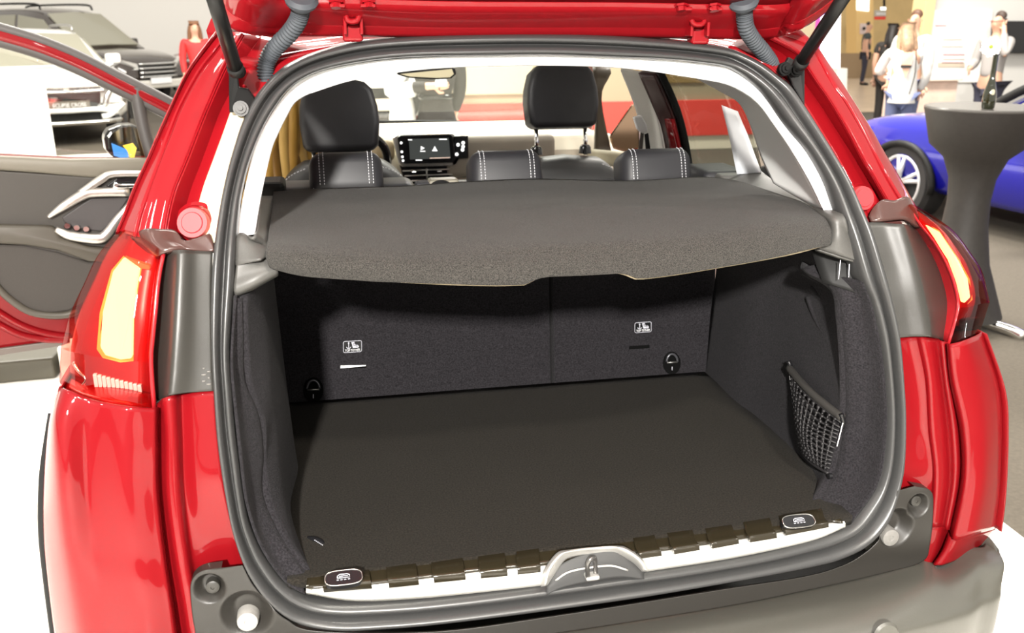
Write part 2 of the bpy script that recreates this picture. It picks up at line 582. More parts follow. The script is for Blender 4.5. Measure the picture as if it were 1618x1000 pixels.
# --- dark seam piece at the foot of each pillar
SEAM = mat('brown_black_drain_plastic', (.055, .026, .022), .22)
patch('drain_channel', [col([(214, 372), (228, 384), (250, 400)], .03), col([(232, 364), (240, 384), (258, 402)], .0), col([(250, 366), (256, 384), (276, 400)], .0),
                        col([(276, 368), (284, 388), (300, 399)], .012), col([(300, 382), (320, 390), (336, 400)], .012), col([(334, 372), (338, 384), (340, 398)], .012)], SEAM, car, solid=.01)
patch('drain_channel', [col([(1374, 346), (1374, 348), (1376, 352)], .01), col([(1388, 320), (1388, 336), (1390, 352)], .0), col([(1408, 320), (1412, 334), (1412, 350)], .0),
                        col([(1426, 314), (1430, 330), (1428, 350)], .0), col([(1436, 328), (1442, 340), (1446, 362)], .02)], SEAM, car, solid=.01)

# --- grained plastic side covers
patch('side_cover', [col([(258, 400), (250, 440), (244, 500), (240, 570), (243, 643)], .06), col([(270, 398), (265, 450), (262, 520), (258, 590), (257, 632)], .02),
                     col([(283, 396), (280, 450), (276, 520), (272, 590), (269, 626)], -.016), col([(290, 396), (288, 450), (285, 520), (280, 590), (276, 622)], -.02),
                     col([(308, 397), (306, 450), (305, 520), (303, 590), (300, 619)], -.006), col([(336, 398), (334, 450), (335, 520), (337, 580), (340, 617)], .006)],
      GRAIN, car, nu=30, nv=30, solid=.006, label='grey grained cover beside the lit left lamp')
patch('side_cover', [col([(1366, 352), (1384, 412), (1398, 455), (1408, 500), (1416, 533)], .006), col([(1396, 352), (1414, 412), (1424, 455), (1434, 500), (1440, 531)], -.006),
                     col([(1418, 354), (1436, 412), (1448, 455), (1457, 500), (1463, 531)], -.02), col([(1426, 356), (1444, 408), (1456, 452), (1466, 498), (1470, 533)], -.016),
                     col([(1436, 359), (1458, 402), (1473, 445), (1484, 495), (1485, 537)], .02), col([(1449, 364), (1476, 404), (1495, 444), (1507, 490), (1498, 541)], .06)],
      GRAIN, car, nu=30, nv=30, solid=.006, label='grey grained cover beside the lit right lamp')
join('mould_marks', [box_data(sp(322 + 8 * (k % 2), 582 + 5 * k, -.007), (.003 + .002 * (k % 3), .001, .002)) for k in range(6)], mat('embossed_grey', (.16, .15, .14), .5), car)

# --- lower quarter panels
qs = [(97, 612), (82, 664), (73, 760), (73, 850), (82, 940), (95, 1040)]
c0 = col(qs, Y=.16)
LQ = [fwd(c0, .55, -.01), c0, col([(106, 615), (94, 672), (97, 760), (104, 850), (116, 940), (131, 1040)], Y=[.10, .075, .06, .055, .055, .055]),
      col([(150, 632), (142, 690), (142, 770), (152, 860), (166, 940), (180, 1040)], -.045),
      col([(200, 641), (196, 700), (198, 780), (208, 870), (222, 950), (236, 1040)], -.05),
      col([(236, 644), (236, 700), (238, 780), (249, 880), (261, 960), (273, 1040)], -.034),
      col([(243, 644), (243, 700), (245, 780), (256, 880), (268, 960), (280, 1040)], -.026),
      col([(247, 642), (249, 700), (251, 780), (262, 880), (274, 960), (286, 1040)], .006),
      col([(256, 633), (258, 690), (260, 780), (273, 880), (286, 960), (298, 1040)], .002),
      col([(262, 628), (267, 690), (269, 780), (282, 880), (296, 960), (308, 1040)], -.014),
      col([(272, 624), (276, 690), (280, 780), (292, 880), (306, 960), (318, 1040)], -.012),
      col([(286, 620), (288, 690), (292, 780), (304, 880), (320, 960), (330, 1040)], .014),
      col([(310, 618), (314, 690), (322, 780), (340, 880), (356, 960), (366, 1040)], [.008, .008, .008, .03, .05, .06]),
      col([(340, 617), (344, 680), (357, 780), (384, 880), (404, 960), (424, 1040)], [.008, .008, .008, .03, .05, .06])]
LQ.insert(1, fwd(c0, .05, .0))
patch('quarter_panel', LQ, RED, car, nu=90, nv=40, label='glossy red panel under the left lamp')
tube('wheel_arch_trim', [p + np.array([-.012, .03, 0]) for p in c0[1:]], [.002, .007, .009, .009, .009], BLACKM, car, n=24)
rs = [(1548, 524), (1576, 610), (1581, 680), (1578, 770), (1571, 832)]
r8 = col(rs, Y=[.15, .13, .12, .12, .12])
RQ = [col([(1410, 532), (1422, 600), (1425, 680), (1420, 765), (1400, 832)], [.01, .01, .01, .02, .06]), col([(1430, 531), (1443, 600), (1448, 680), (1450, 765), (1440, 832)], [.012, .012, .012, .012, .05]),
      col([(1448, 531), (1462, 600), (1467, 680), (1473, 750), (1467, 832)], .0), col([(1458, 532), (1470, 600), (1475, 680), (1481, 750), (1475, 832)], -.012),
      col([(1470, 534), (1480, 600), (1488, 680), (1492, 756), (1483, 832)], -.008), col([(1482, 536), (1490, 600), (1500, 680), (1503, 757), (1491, 834)], .008),
      col([(1490, 539), (1496, 600), (1508, 680), (1510, 757), (1496, 836)], .0), col([(1497, 541), (1501, 600), (1516, 680), (1518, 757), (1501, 838)], .008),
      col([(1500, 543), (1506, 600), (1522, 680), (1524, 757), (1506, 850)], -.02), col([(1506, 542), (1514, 600), (1530, 680), (1531, 760), (1512, 852)], -.03),
      col([(1526, 536), (1545, 602), (1556, 680), (1555, 764), (1542, 842)], -.034), r8, fwd(r8, .7, .02)]
RQ.insert(len(RQ) - 1, fwd(r8, .04, .0))
patch('quarter_panel', RQ, RED, car, nu=80, nv=36, label='glossy red panel under the right lamp')
patch('quarter_panel_tail', [col([(1400, 828), (1436, 870), (1440, 905)], .06), col([(1467, 830), (1460, 866), (1458, 892)], .0), col([(1483, 830), (1474, 868), (1466, 889)], -.008),
                             col([(1493, 834), (1482, 870), (1470, 890)], .008), col([(1501, 838), (1488, 872), (1474, 892)], .008), col([(1506, 850), (1496, 870), (1481, 893)], -.02),
                             col([(1540, 843), (1522, 866), (1515, 880)], -.01), col([(1571, 833), (1566, 842), (1559, 852)], Y=[.12, .13, .14])], RED, car, nu=36, nv=12)

# --- rear bumper
hole = [(sp(331, 931, -.02), .026, .020), (sp(390, 973, -.02), .043, .024), (sp(1452, 800, -.02), .024, .020), (sp(1419, 837, -.02), .040, .024)]
def dent(p):
    p = np.array(p)
    for c, r, d in hole:
        e = np.linalg.norm((p - c) * np.array([1, .3, 1]))
        if e < r:
            t = 1 - e / r
            p = p + np.array([0, d * min(1, t * 2.1), 0])
    return p
BI = [(384, 893), (388, 900), (393, 909), (402, 923), (424, 948), (455, 974), (505, 994), (690, 996), (880, 971), (1140, 930), (1270, 910), (1330, 893), (1366, 872), (1389, 850), (1402, 828), (1412, 800), (1417, 776)]
BO = [(350, 897), (318, 903), (302, 920), (302, 955), (308, 1000), (320, 1060), (480, 1050), (680, 1026), (880, 1000), (1140, 959), (1290, 929), (1400, 904), (1458, 887), (1470, 858), (1475, 805), (1471, 776), (1445, 768)]
BIa = [sp(a[0], a[1], .006) for a in BI]
BIb = [sp(a[0] * .985 + b[0] * .015, a[1] * .94 + b[1] * .06, -.014) for a, b in zip(BI, BO)]
BOa = [sp(a[0], a[1], -.020) for a in BO]
BOb = [p + np.array([0, .02, 0]) for p in BOa]
patch('bumper_cover', [BIa, BIb, [(a + b) / 2 for a, b in zip(BIb, BOa)], BOa, BOb], BRKT, car, nv=330, nu=70, shape=dent, solid=0, sharp=True,
      label='matt grey plastic sill cover with recessed corners under the opening')
L1 = [(-200, 1110), (310, 1058), (600, 1038), (880, 1000), (1140, 959), (1348, 917), (1456, 889), (1482, 893), (1530, 874), (1561, 851)]
L2 = [(-200, 1250), (310, 1170), (600, 1106), (860, 1066), (1110, 1032), (1348, 1000), (1440, 978), (1500, 962), (1545, 940), (1568, 900)]
e1 = [np.array([-.82, .12, .50])] + [sp(p[0], p[1], -.014) for p in L1[1:-1]] + [at(1561, 851, .12)]
e2 = [np.array([-.84, .06, .46])] + [at(p[0], p[1], y) for p, y in zip(L2[1:], [-.09, -.14, -.15, -.15, -.145, -.12, -.09, -.04, .06])]
mid = [(a + b) / 2 + np.array([0, -.012, .016]) for a, b in zip(e1, e2)]
e25 = [p + np.array([0, -.012, -.03]) for p in e2[:-1]] + [e2[-1] + np.array([.0, 0, -.03])]
e3 = [p + np.array([0, .0, -.14]) for p in e2[:-1]] + [e2[-1] + np.array([-.004, .0, -.14])]
e4 = [p + np.array([0, .06, -.30]) for p in e2[:-1]] + [e2[-1] + np.array([-.02, .02, -.30])]
def side(e):
    return [e[0] + np.array([-.01, .5, 0])] + e + [e[-1] + np.array([.03, .5, 0])]
patch('bumper', [side(x) for x in ([p + np.array([0, .03, -.004]) for p in e1], e1, mid, e2, e25, e3, e4)], BUMP, car, nv=90, nu=40, label='satin grey rear bumper with soft upper edge')
lathe('tow_cover', at(1400, 1003, -.16), [(0, .004), (.02, .004), (.024, 0), (0, 0)], BUMP, car, axis=(0, -1, .1))
def plug(px, py, r, m, name, off):
    c = sp(px, py, off)
    lathe(name, c, [(0, 0), (r * .25, 0), (r * .3, .0012), (r * .75, .0012), (r, 0), (r * 1.08, -.006), (r * 1.12, -.03), (0, -.03)], m, car, axis=(0, -1, .08), seg=24)
plug(336, 928, .011, GRAIN, 'cover_screw', -.012)
plug(1448, 792, .0105, GRAIN, 'cover_screw', -.012)
plug(391, 983, .0165, mat('pale_grey_rubber', (.27, .26, .245), .5, 0, 0, (200, .1)), 'rubber_stop', -.018)
plug(1408, 850, .0165, mat('mid_grey_rubber', (.16, .155, .145), .5, 0, 0, (200, .1)), 'rubber_stop', -.016)

# --- tail lamps
def cut(c, a, b):
    return c[a:b]
inner = lambda c, d, dx=0.0: [p + np.array([dx, d, 0]) for p in c]
l0 = col([(191, 360), (156, 404), (134, 449), (111, 500), (98, 550), (95, 606)], Y=[.30, .27, .25, .235, .22, .2])
l1 = col([(205, 366), (182, 412), (162, 456), (142, 508), (132, 560), (128, 626)], -.005)
l2 = col([(225, 376), (212, 420), (200, 465), (190, 516), (183, 568), (178, 638)], -.03)
l3 = col([(245, 389), (236, 428), (228, 472), (222, 522), (216, 571), (214, 643)], -.026)
l4 = col([(257, 398), (249, 440), (244, 490), (240, 530), (237, 572), (242, 644)], .0)
lamp_cols = [fwd(l0, .3), fwd(l0, .04), l0, l1, l2, l3, l4]
lampL = patch('tail_lamp', [inner(l0, .34, .014), inner(l0, .05, .014), inner(l0, .022, .012), inner(l1, .04, .004), inner(l2, .06), inner(l3, .06), inner(l4, .05)], LAMPIN, car, nu=36, nv=24, solid=.003, label='lit left tail lamp with red lens')
patch('lamp_lens', [cut(c, 0, 5) for c in lamp_cols], LENS, lampL, nu=28, nv=24, solid=0)
patch('reversing_lens', [cut(c, 4, 6) for c in lamp_cols], LENSC, lampL, nu=28, nv=12, solid=0, label='pale pink reversing lens')
patch('lamp_rim', [inner(l4, .07), inner(l4, .0), [p + np.array([.004, .0, 0]) for p in l4]], mat('lamp_rim_red', (.35, .01, .015), .15, 0, 1), lampL, solid=.002)
TL = [(194, 409), (220, 423), (214, 462), (209, 505), (208, 567), (190, 569), (166, 562), (158, 549), (162, 494), (178, 430)]
prism('light_tube', [sp(x, y, .012) for x, y in TL], (0, .03, 0), TUBE, lampL, bevel=.003, label='glowing white-orange light guide')
patch('lamp_base', [[c[-1], c[-1] + np.array([0, .06, .004])] for c in lamp_cols[1:]], LAMPIN, lampL, solid=.002)
def border(P, k, off):
    c = np.mean(np.array(P, float), axis=0)
    return [sp(c[0] + (x - c[0]) * k[0], c[1] + (y - c[1]) * k[1], off) for x, y in P]
prism('tube_edge', border(TL, (1.16, 1.05), .026), (0, .02, 0), mat('orange_tube_edge', (1, .3, .05), .4, emit=((1.0, .22, .03), 1.6)), lampL)
prism('tube_end', [sp(x, y, .016) for x, y in [(197, 406), (236, 420), (236, 426), (222, 424)]], (0, .02, 0), TUBEO, lampL)
for yy in (462, 496, 518, 536, 552, 566):
    box('reflector_fin', sp(224, yy, .05), (.022, .01, .004), BRUSH, lampL, bevel=.001)
for i in range(11):
    box('lens_rib', sp(152 + i * 7, 602 + i * 1.7, .03), (.006, .008, .026), mat('frosted_white', (.85, .8, .8), .25), lampL, bevel=.001)
tube('lamp_arc', [sp(x, y, .04) for x, y in ((116, 572), (124, 586), (136, 600), (128, 612))], .003, CHROME, lampL, n=12)
m0 = col([(1434, 324), (1456, 356), (1477, 383), (1495, 414), (1508, 447), (1514, 486), (1499, 542)], .0)
m1 = col([(1437, 323), (1468, 351), (1492, 378), (1512, 410), (1526, 446), (1531, 485), (1520, 535)], -.026)
m2 = col([(1439, 322), (1476, 348), (1504, 373), (1526, 404), (1542, 440), (1549, 480), (1537, 529)], -.03)
m3 = col([(1441, 321), (1482, 346), (1510, 368), (1535, 401), (1553, 431), (1564, 477), (1549, 522)], Y=[.28, .25, .22, .20, .18, .16, .16])
lc = [m0, m1, m2, m3, fwd(m3, .04), fwd(m3, .3)]
lampR = patch('tail_lamp', [inner(m0, .05), inner(m1, .06), inner(m2, .055, -.004), inner(m3, .03, -.012), inner(m3, .08, -.014), inner(m3, .34, -.014)], LAMPIN, car, nu=30, nv=28, solid=.003, label='lit right tail lamp with red lens')
patch('lamp_lens', [cut(c, 0, 6) for c in lc], LENS, lampR, nu=24, nv=28, solid=0)
patch('reversing_lens', [cut(c, 5, 7) for c in lc], clear('smoked_lens', (.62, .10, .10)), lampR, nu=24, nv=10, solid=0, label='dark smoked reversing lens')
patch('lamp_rim', [inner(m0, .07), inner(m0, .0), [p + np.array([-.004, .0, 0]) for p in m0]], MATS['lamp_rim_red'], lampR, solid=.002)
TR = [(1466, 356), (1486, 367), (1515, 411), (1530, 440), (1534, 470), (1524, 480), (1517, 450), (1503, 412), (1482, 378)]
prism('light_tube', [sp(x, y, .012) for x, y in TR], (0, .03, 0), TUBE, lampR, bevel=.003, label='glowing white-orange light guide')
prism('tube_edge', border(TR, (1.10, 1.06), .026), (0, .02, 0), MATS['orange_tube_edge'], lampR)
box('reversing_bulb', sp(1527, 512, .03), (.05, .01, .026), BLACK, lampR)
for i in range(3):
    tube('reflector_line', [sp(x, y, .03 + .004 * i) for x, y in ((1466 + 3 * i, 368), (1494 + 4 * i, 408), (1512 + 4 * i, 450), (1516 + 4 * i, 484))], .0016, CHROME if i == 1 else LAMPIN, lampR, n=16)

# --- upper rear panel between gutter and roof, and the roof
up0 = [(362, 50), (400, 52), (440, 48), (500, 46), (600, 44), (740, 42), (850, 41), (980, 42), (1110, 44), (1190, 46), (1240, 46), (1262, 48)]
up1 = [(376, 92), (412, 96), (446, 86), (500, 76), (600, 60), (740, 54), (850, 52), (980, 56), (1110, 66), (1180, 84), (1236, 106), (1262, 118)]
u0 = [at(x, y, .60 - abs(i - 5.5) * .012) for i, (x, y) in enumerate(up0)]
u1 = [sp(x, y, .02) for x, y in up1]
u2 = [sp(x, y + 14, .035) for x, y in up1]
patch('roof_edge_panel', [u0, [(a + b) / 2 + np.array([0, .02, -.006]) for a, b in zip(u0, u1)], u1, u2], REDIN, car, nv=60, nu=16)
RF = []
for Y, Z, hw in ((.58, 1.505, .50), (1.0, 1.545, .56), (1.6, 1.55, .57), (2.05, 1.50, .56)):
    RF.append([np.array([x * hw, Y, Z - .05 * abs(x) ** 3]) for x in np.linspace(-1, 1, 9)])
patch('roof_panel', RF, RED, car, nu=16, nv=24, solid=.02)
LF = [[p + np.array([0, -.16 if i == 0 else 0, -.045]) for p in r] for i, r in enumerate(RF)]
patch('headlining', LF, WHITE, car, nu=16, nv=24, solid=.015, offset=1)
for s in (-1, 1):
    patch('body_side', [[(s * .80, .45, z) for z in (.25, .6, .9)], [(s * .86, .9, z) for z in (.25, .6, .9)], [(s * .86, 1.4, z) for z in (.25, .6, .95)], [(s * .86, 2.2, z) for z in (.25, .6, .98)],
                        [(s * .80, 3.5, z) for z in (.25, .6, .9)]][:4 if s > 0 else 3], RED, car, solid=.03)
    tube('roof_rail', [(s * .62, .95, 1.48), (s * .63, 1.2, 1.50), (s * .64, 1.6, 1.50), (s * .62, 2.1, 1.46), (s * .74, 2.75, 1.05)], .045, REDIN, car, n=30)
box('underbody', (0, 1.3, .30), (1.5, 2.3, .12), BLACKM, car, bevel=.02)
for s in (-1, 1):
    lathe('rear_wheel', (s * .72, .75, .33), [(0, .10), (.18, .10), (.2, .08), (.29, .1), (.325, .06), (.325, -.06), (.29, -.1), (0, -.1)], BLACKM, car, axis=(s, 0, 0), seg=32)
    lathe('front_wheel', (s * .72, 3.25, .33), [(0, .10), (.18, .10), (.2, .08), (.29, .1), (.325, .06), (.325, -.06), (.29, -.1), (0, -.1)], BLACKM, car, axis=(s, 0, 0), seg=32)

# --- tailgate, hinges, struts, conduits
TG = []
tg_edge = [(352, -4), (364, 28), (392, 43), (440, 47), (544, 47), (700, 50), (850, 50), (980, 50), (1116, 52), (1200, 52), (1232, 48), (1256, 40), (1284, 24), (1320, -4)]
lev = [('edge', 0, 0, 0), ('ledge', .0, .004, -6), ('rise', -.03, .03, -20), ('step', -.034, .045, -24), ('deep', -.075, .075, -46)]
e0 = [at(x, y, .42 + (.0 if 2 < i < 11 else -.06)) for i, (x, y) in enumerate(tg_edge)]
cx = np.array([-.02, 0, 0])
def shrink(p, k, dy, dz):
    return np.array([p[0] * k, p[1] + dy, p[2] + dz])
TG = [[shrink(p, 1.0, .02, .012) for p in e0], e0, [shrink(p, .995, -.014, .012) for p in e0], [shrink(p, .985, -.02, .017) for p in e0], [shrink(p, .965, -.075, .046) for p in e0],
      [shrink(p, .955, -.080, .058) for p in e0], [shrink(p, .945, -.30, .22) for p in e0], [shrink(p, .95, -.72, .50) for p in e0]]
patch('tailgate', TG, REDIN, car, nv=70, nu=42, solid=.012, sharp=True, label='raised red tailgate seen from below')
def hinge(x, y):
    prnt = mesh('tailgate_hinge', *box_data(at(x, y + 30, .40), (.036, .03, .030)), REDIN, car, smooth=False, bevel=.006, bseg=3)
    for s in (-1, 1):
        box('hinge_arm', at(x + s * 13, y + 4, .385), (.006, .03, .060), REDIN, prnt, bevel=.002)
        box('hinge_tab', at(x + s * 24, y - 13, .335), (.026, .03, .006), REDIN, prnt, bevel=.002)
        lathe('hinge_bolt', at(x + s * 26, y - 9, .325), [(0, .0), (.009, 0), (.009, .008), (.0125, .008), (.0125, .012), (0, .012)], REDIN, prnt, seg=6, axis=(0, .3, 1))
    tube('hinge_pin', [at(x - 18, y + 1, .372), at(x + 18, y + 1, .372)], .006, mat('bright_pink_steel', (.75, .35, .35), .2, .6), prnt)
    tube('hinge_link', [at(x - 10, y - 8, .37), at(x - 9, y + 8, .365), at(x, y + 12, .365), at(x + 9, y + 8, .365), at(x + 10, y - 8, .37)], .005, REDIN, prnt, n=16)
hinge(557, 22)
hinge(1103, 27)
def conduit(P, depth, r):
    pts = spline([at(x, y, d) for (x, y), d in zip(P, depth)], 230)
    rr = [r * (1 + .10 * math.sin(i * 2 * math.pi / 7.0)) for i in range(230)]
    V, F = tube_data(pts, rr, 14)
    o = mesh('wiring_conduit', V, F, GREYP, car, label='grey corrugated wiring hose at the tailgate corner')
    d = pts[0] - pts[3]
    lathe('conduit_collar', pts[2], [(0, -.01), (.017, -.01), (.019, -.004), (.026, .0), (.028, .006), (.022, .012), (0, .012)], GREYP, o, axis=d, seg=20)
conduit([(476, 4), (475, 18), (470, 34), (456, 54), (438, 72), (425, 90), (420, 108), (421, 130)], [.33, .34, .35, .37, .39, .40, .40, .40], .0145)
conduit([(1175, 6), (1176, 22), (1179, 44), (1190, 63), (1206, 82), (1217, 98), (1222, 114)], [.33, .34, .35, .37, .39, .40, .41], .0145)
def strut(a, b, plate, bolts, d, ball):
    p, t = at(*a), at(*b)
    o = tube('gas_strut', [p, p + (t - p) * .5, t], .0115, BLACKS, car, seg=16)
    tube('strut_end', [p + (t - p) * -.04, p + (t - p) * .03], .0135, BLACKM, o, seg=14)
    prism('strut_bracket', [sp(x, y, d) for x, y in plate], (0, .01, 0), BLACKS, o, bevel=.002)
    for x, y in bolts:
        lathe('bracket_bolt', sp(x, y, d - .012), [(0, .004), (.004, .004), (.0045, .0), (.009, 0), (.0095, -.004), (.013, -.004), (.013, -.014), (0, -.014)], mat('dark_bolt_steel', (.09, .09, .09), .75) if len(bolts) == 1 else BLACKS, o, axis=(0, -1, .2), seg=16)
    lathe('strut_ball', sp(ball[0], ball[1], d - .02), [(0, .012), (.008, .010), (.012, .004), (.012, -.006), (0, -.01)], BLACKM, o, axis=(0, -1, .2), seg=16)
strut((372, 108, .28), (330, -30, .10), [(361, 104), (374, 108), (378, 138), (392, 140), (403, 156), (391, 178), (362, 178)], [(380, 171)], -.008, (377, 112))
strut((1266, 98, .26), (1350, -30, .08), [(1237, 108), (1247, 90), (1264, 100), (1272, 108), (1272, 168), (1252, 134), (1246, 120)], [(1243, 108), (1260, 110)], -.008, (1266, 100))

# ------------------------------------------------------------------ boot and cabin
WO = [(374, 372), (380, 332), (390, 282), (404, 228), (418, 198), (434, 172), (450, 150), (470, 130), (502, 114), (542, 104), (600, 95), (680, 90), (770, 88), (868, 87), (980, 91), (1064, 95), (1146, 105),
      (1170, 115), (1192, 130), (1214, 154), (1236, 182), (1258, 208), (1280, 246), (1308, 290), (1328, 337)]
WI = [(403, 370), (409, 332), (417, 290), (430, 236), (441, 209), (453, 185), (467, 162), (490, 148), (520, 138), (550, 129), (600, 119), (680, 109), (770, 105), (860, 104), (952, 106), (1022, 112), (1100, 124),
      (1146, 133), (1176, 147), (1200, 167), (1222, 197), (1240, 222), (1257, 248), (1281, 290), (1303, 336)]
wo = col(WO, .034)
wi = col(WI, [.055] * 3 + [.066] * 19 + [.055] * 3)
wd = [p + np.array([.004 * (1 if i < 9 else -1), .05, .0]) for i, p in enumerate(wi)]
patch('hatch_surround_trim', [[p + np.array([0, .0, 0]) for p in wo], [(a * .6 + b * .4) + np.array([0, -.004, 0]) for a, b in zip(wo, wi)], wi], WHITE, car, nv=120, nu=14, label='pale grey-white trim framing the boot opening')
hh = [wi[i] + np.array([0, .0, .0]) for i in range(7, 17)]
patch('headlining_lip', [hh, [p + np.array([0, .10, .012]) for p in hh], [p + np.array([0, .30, .030]) for p in hh]], WHITE, car)
# right inner pillar and quarter window
iA = [at(1150, 134, .62), at(1176, 148, .58), at(1202, 168, .52), at(1226, 200, .45), at(1258, 250, .36), at(1303, 336, .24)]
iB = [at(x, y, d) for x, y, d in ((1096, 122, .80), (1140, 146, .75), (1168, 164, .69), (1186, 200, .63), (1202, 248, .56), (1222, 290, .47))]
iM = [at(x, y, d) for x, y, d in ((1122, 127, .71), (1158, 147, .67), (1186, 166, .60), (1206, 202, .54), (1230, 250, .46), (1262, 314, .35))]
patch('pillar_trim', [iA, iM, iB],
      mat('pale_pillar_plastic', (.70, .71, .70), .6), car, nv=30, nu=16, label='pale pillar trim beside the right quarter window')
# belt line trims under the white surround
def qq(l):
    return [q(t) for t in l]
patch('boot_side_trim', [qq([(411, 312, 'Y', .74), (407, 342, 'Y', .45), (402, 371, 'Y', .2), (389, 372, .03), (375, 374, .02), (374, 420, .02)]),
                         qq([(433, 312, 'Y', .78), (431, 348, 'Y', .5), (425, 380, 'Y', .26), (424, 396, 'Y', .2), (420, 406, 'Y', .18), (412, 412, 'Y', .165)])], TRIM, car, nv=24, nu=8)
patch('boot_side_ledge', [qq([(374, 418, .02), (372, 440, .02), (370, 463, .022), (372, 470, .06)]), qq([(400, 413, .025), (404, 430, .02), (404, 448, .022), (404, 452, .08)]),
                          qq([(428, 409, 'Y', .19), (436, 422, 'Y', .18), (438, 431, 'Y', .185), (436, 434, 'Y', .25)])], TRIM, car, nv=18, nu=16)
patch('boot_side_trim', [qq([(1147, 287, 'Y', .82), (1178, 297, 'Y', .74), (1232, 318, 'Y', .52), (1276, 336, 'Y', .32), (1304, 372, 'Y', .2), (1288, 391, 'Y', .19)]),
                         qq([(1192, 268, 'Y', .84), (1222, 290, 'Y', .70), (1262, 314, 'Y', .45), (1303, 337, 'Y', .22), (1322, 362, 'Y', .17), (1322, 402, 'Y', .165)]),
                         qq([(1196, 266, 'Y', .84), (1226, 291, 'Y', .69), (1270, 318, 'Y', .42), (1328, 338, .02), (1341, 374, .02), (1353, 412, .02)])], TRIM, car, nv=28, nu=14)
patch('boot_side_ledge', [qq([(1288, 391, 'Y', .19), (1292, 396, 'Y', .26)]), qq([(1322, 402, 'Y', .165), (1322, 407, 'Y', .25)]), qq([(1354, 412, .02), (1354, 418, .09)])], TRIM, car)
patch('belt_guide', [qq([(1190, 290, 'Y', .82), (1190, 276, 'Y', .84), (1204, 262, 'Y', .86)]), qq([(1222, 293, 'Y', .74), (1219, 276, 'Y', .76), (1212, 260, 'Y', .80)])], BLACKM, car, solid=.02)
patch('side_pocket_panel', [qq([(1282, 394, 'Y', .24), (1290, 420, 'Y', .22), (1300, 446, 'Y', .20)]), qq([(1354, 414, .05), (1362, 440, .04), (1372, 470, .03)])], BLACKM, car)
for a, b in (((1328, 411), (1325, 441)), ((1342, 417), (1341, 438))):
    tube('panel_edge_line', [at(*a, .165), at(*b, .165)], .0009, PRINT, car)

# floor, walls, collars
FR = [(1112, 598), (1160, 640), (1206, 676), (1250, 712), (1288, 756), (1306, 792)]
FL = [(436, 650), (424, 680), (415, 720), (408, 780), (420, 830), (440, 870)]
fr, fl = col(FR, Z=.6), col(FL, Z=.6)
fl = [np.array([-.575, .80, .6]), np.array([-.55, .62, .6]), np.array([-.52, .46, .6]), np.array([-.53, .28, .6]), np.array([-.54, .15, .6]), np.array([-.52, .08, .6])]
XS = [fl] + [[a + (b - a) * t for a, b in zip(fl, fr)] for t in (.25, .5, .75)] + [fr]
flo = [np.array(p) for p in [fl[-1], fr[-1]]]
patch('boot_floor', [[p + np.array([0, 0, 0]) for p in c] + [np.array([c[-1][0], .045, .6])] for c in XS], CARPETF, car, nu=30, nv=30, solid=.02, label='flat dark carpeted boot floor')
CRo = [(1364, 446), (1374, 474), (1384, 514), (1394, 564), (1400, 636), (1398, 700), (1386, 764), (1344, 827)]
CRi = [(1268, 428), (1318, 456), (1329, 504), (1334, 564), (1336, 636), (1330, 690), (1316, 750), (1285, 804)]
cro, cri = col(CRo, .012), col(CRi, Y=[.25, .19, .175, .17, .17, .165, .15, .10])
patch('boot_collar', [cro, [a * .5 + b * .5 + np.array([.008, 0, 0]) for a, b in zip(cro, cri)], cri, [p + np.array([.03, .06, 0]) for p in cri]], CARPET, car, nv=40, nu=18, label='curved carpet lining at the right edge')
CLo = [(371, 466), (366, 520), (364, 580), (370, 650), (378, 724), (388, 796), (410, 862), (448, 918), (482, 940)]
CLi = [(379, 470), (381, 530), (383, 600), (404, 650), (413, 710), (411, 776), (432, 832), (462, 882), (487, 912)]
clo, cli = col(CLo, .012), col(CLi, Y=[.17, .17, .17, .18, .18, .16, .12, .08, .06])
patch('boot_collar', [clo, [a * .5 + b * .5 + np.array([-.006, 0, 0]) for a, b in zip(clo, cli)], cli, [p + np.array([-.03, .06, 0]) for p in cli]], CARPET, car, nv=40, nu=18, label='curved carpet lining at the left edge')

ZW = [1.09, 1.03, .96, .90, .82, .74, .66, .60]
def wall(far, mids, near, label):
    cols_w = [[np.array([far[0] + far[2] * (z - .6), far[1], z]) for z in ZW]]
    for b_, l in mids:
        cols_w.append([np.array([b_[0] + l * ((z - .6) / .5) ** .7, b_[1], z]) for z in ZW])
    cols_w.append(near)
    patch('boot_wall', cols_w, CARPET, car, nu=30, nv=30, solid=.02, offset=0, label=label)
wall((.555, .82, .06), [(fr[1], .03), (fr[2], .035), (fr[4], .03)], cri, 'carpeted right boot wall')
wall((-.585, .82, -.06), [(fl[1], -.02), (fl[2], -.02), (fl[3], -.015)], spline(cli, 8), 'carpeted left boot wall')
tube('wall_ridge', qq([(1272, 430, 'X', .57), (1290, 440, 'X', .575), (1308, 452, 'X', .578), (1320, 470, 'X', .58), (1326, 500, 'X', .575)]), .008, CARPET, car, n=20)
tube('wall_ridge', qq([(1282, 455, 'X', .568), (1298, 470, 'X', .572), (1320, 484, 'X', .575)]), .006, CARPET, car, n=14)
tube('wall_ridge', qq([(1276, 470, 'X', .566), (1290, 505, 'X', .566), (1306, 530, 'X', .566), (1330, 546, 'X', .57)]), .005, CARPET, car, n=16)

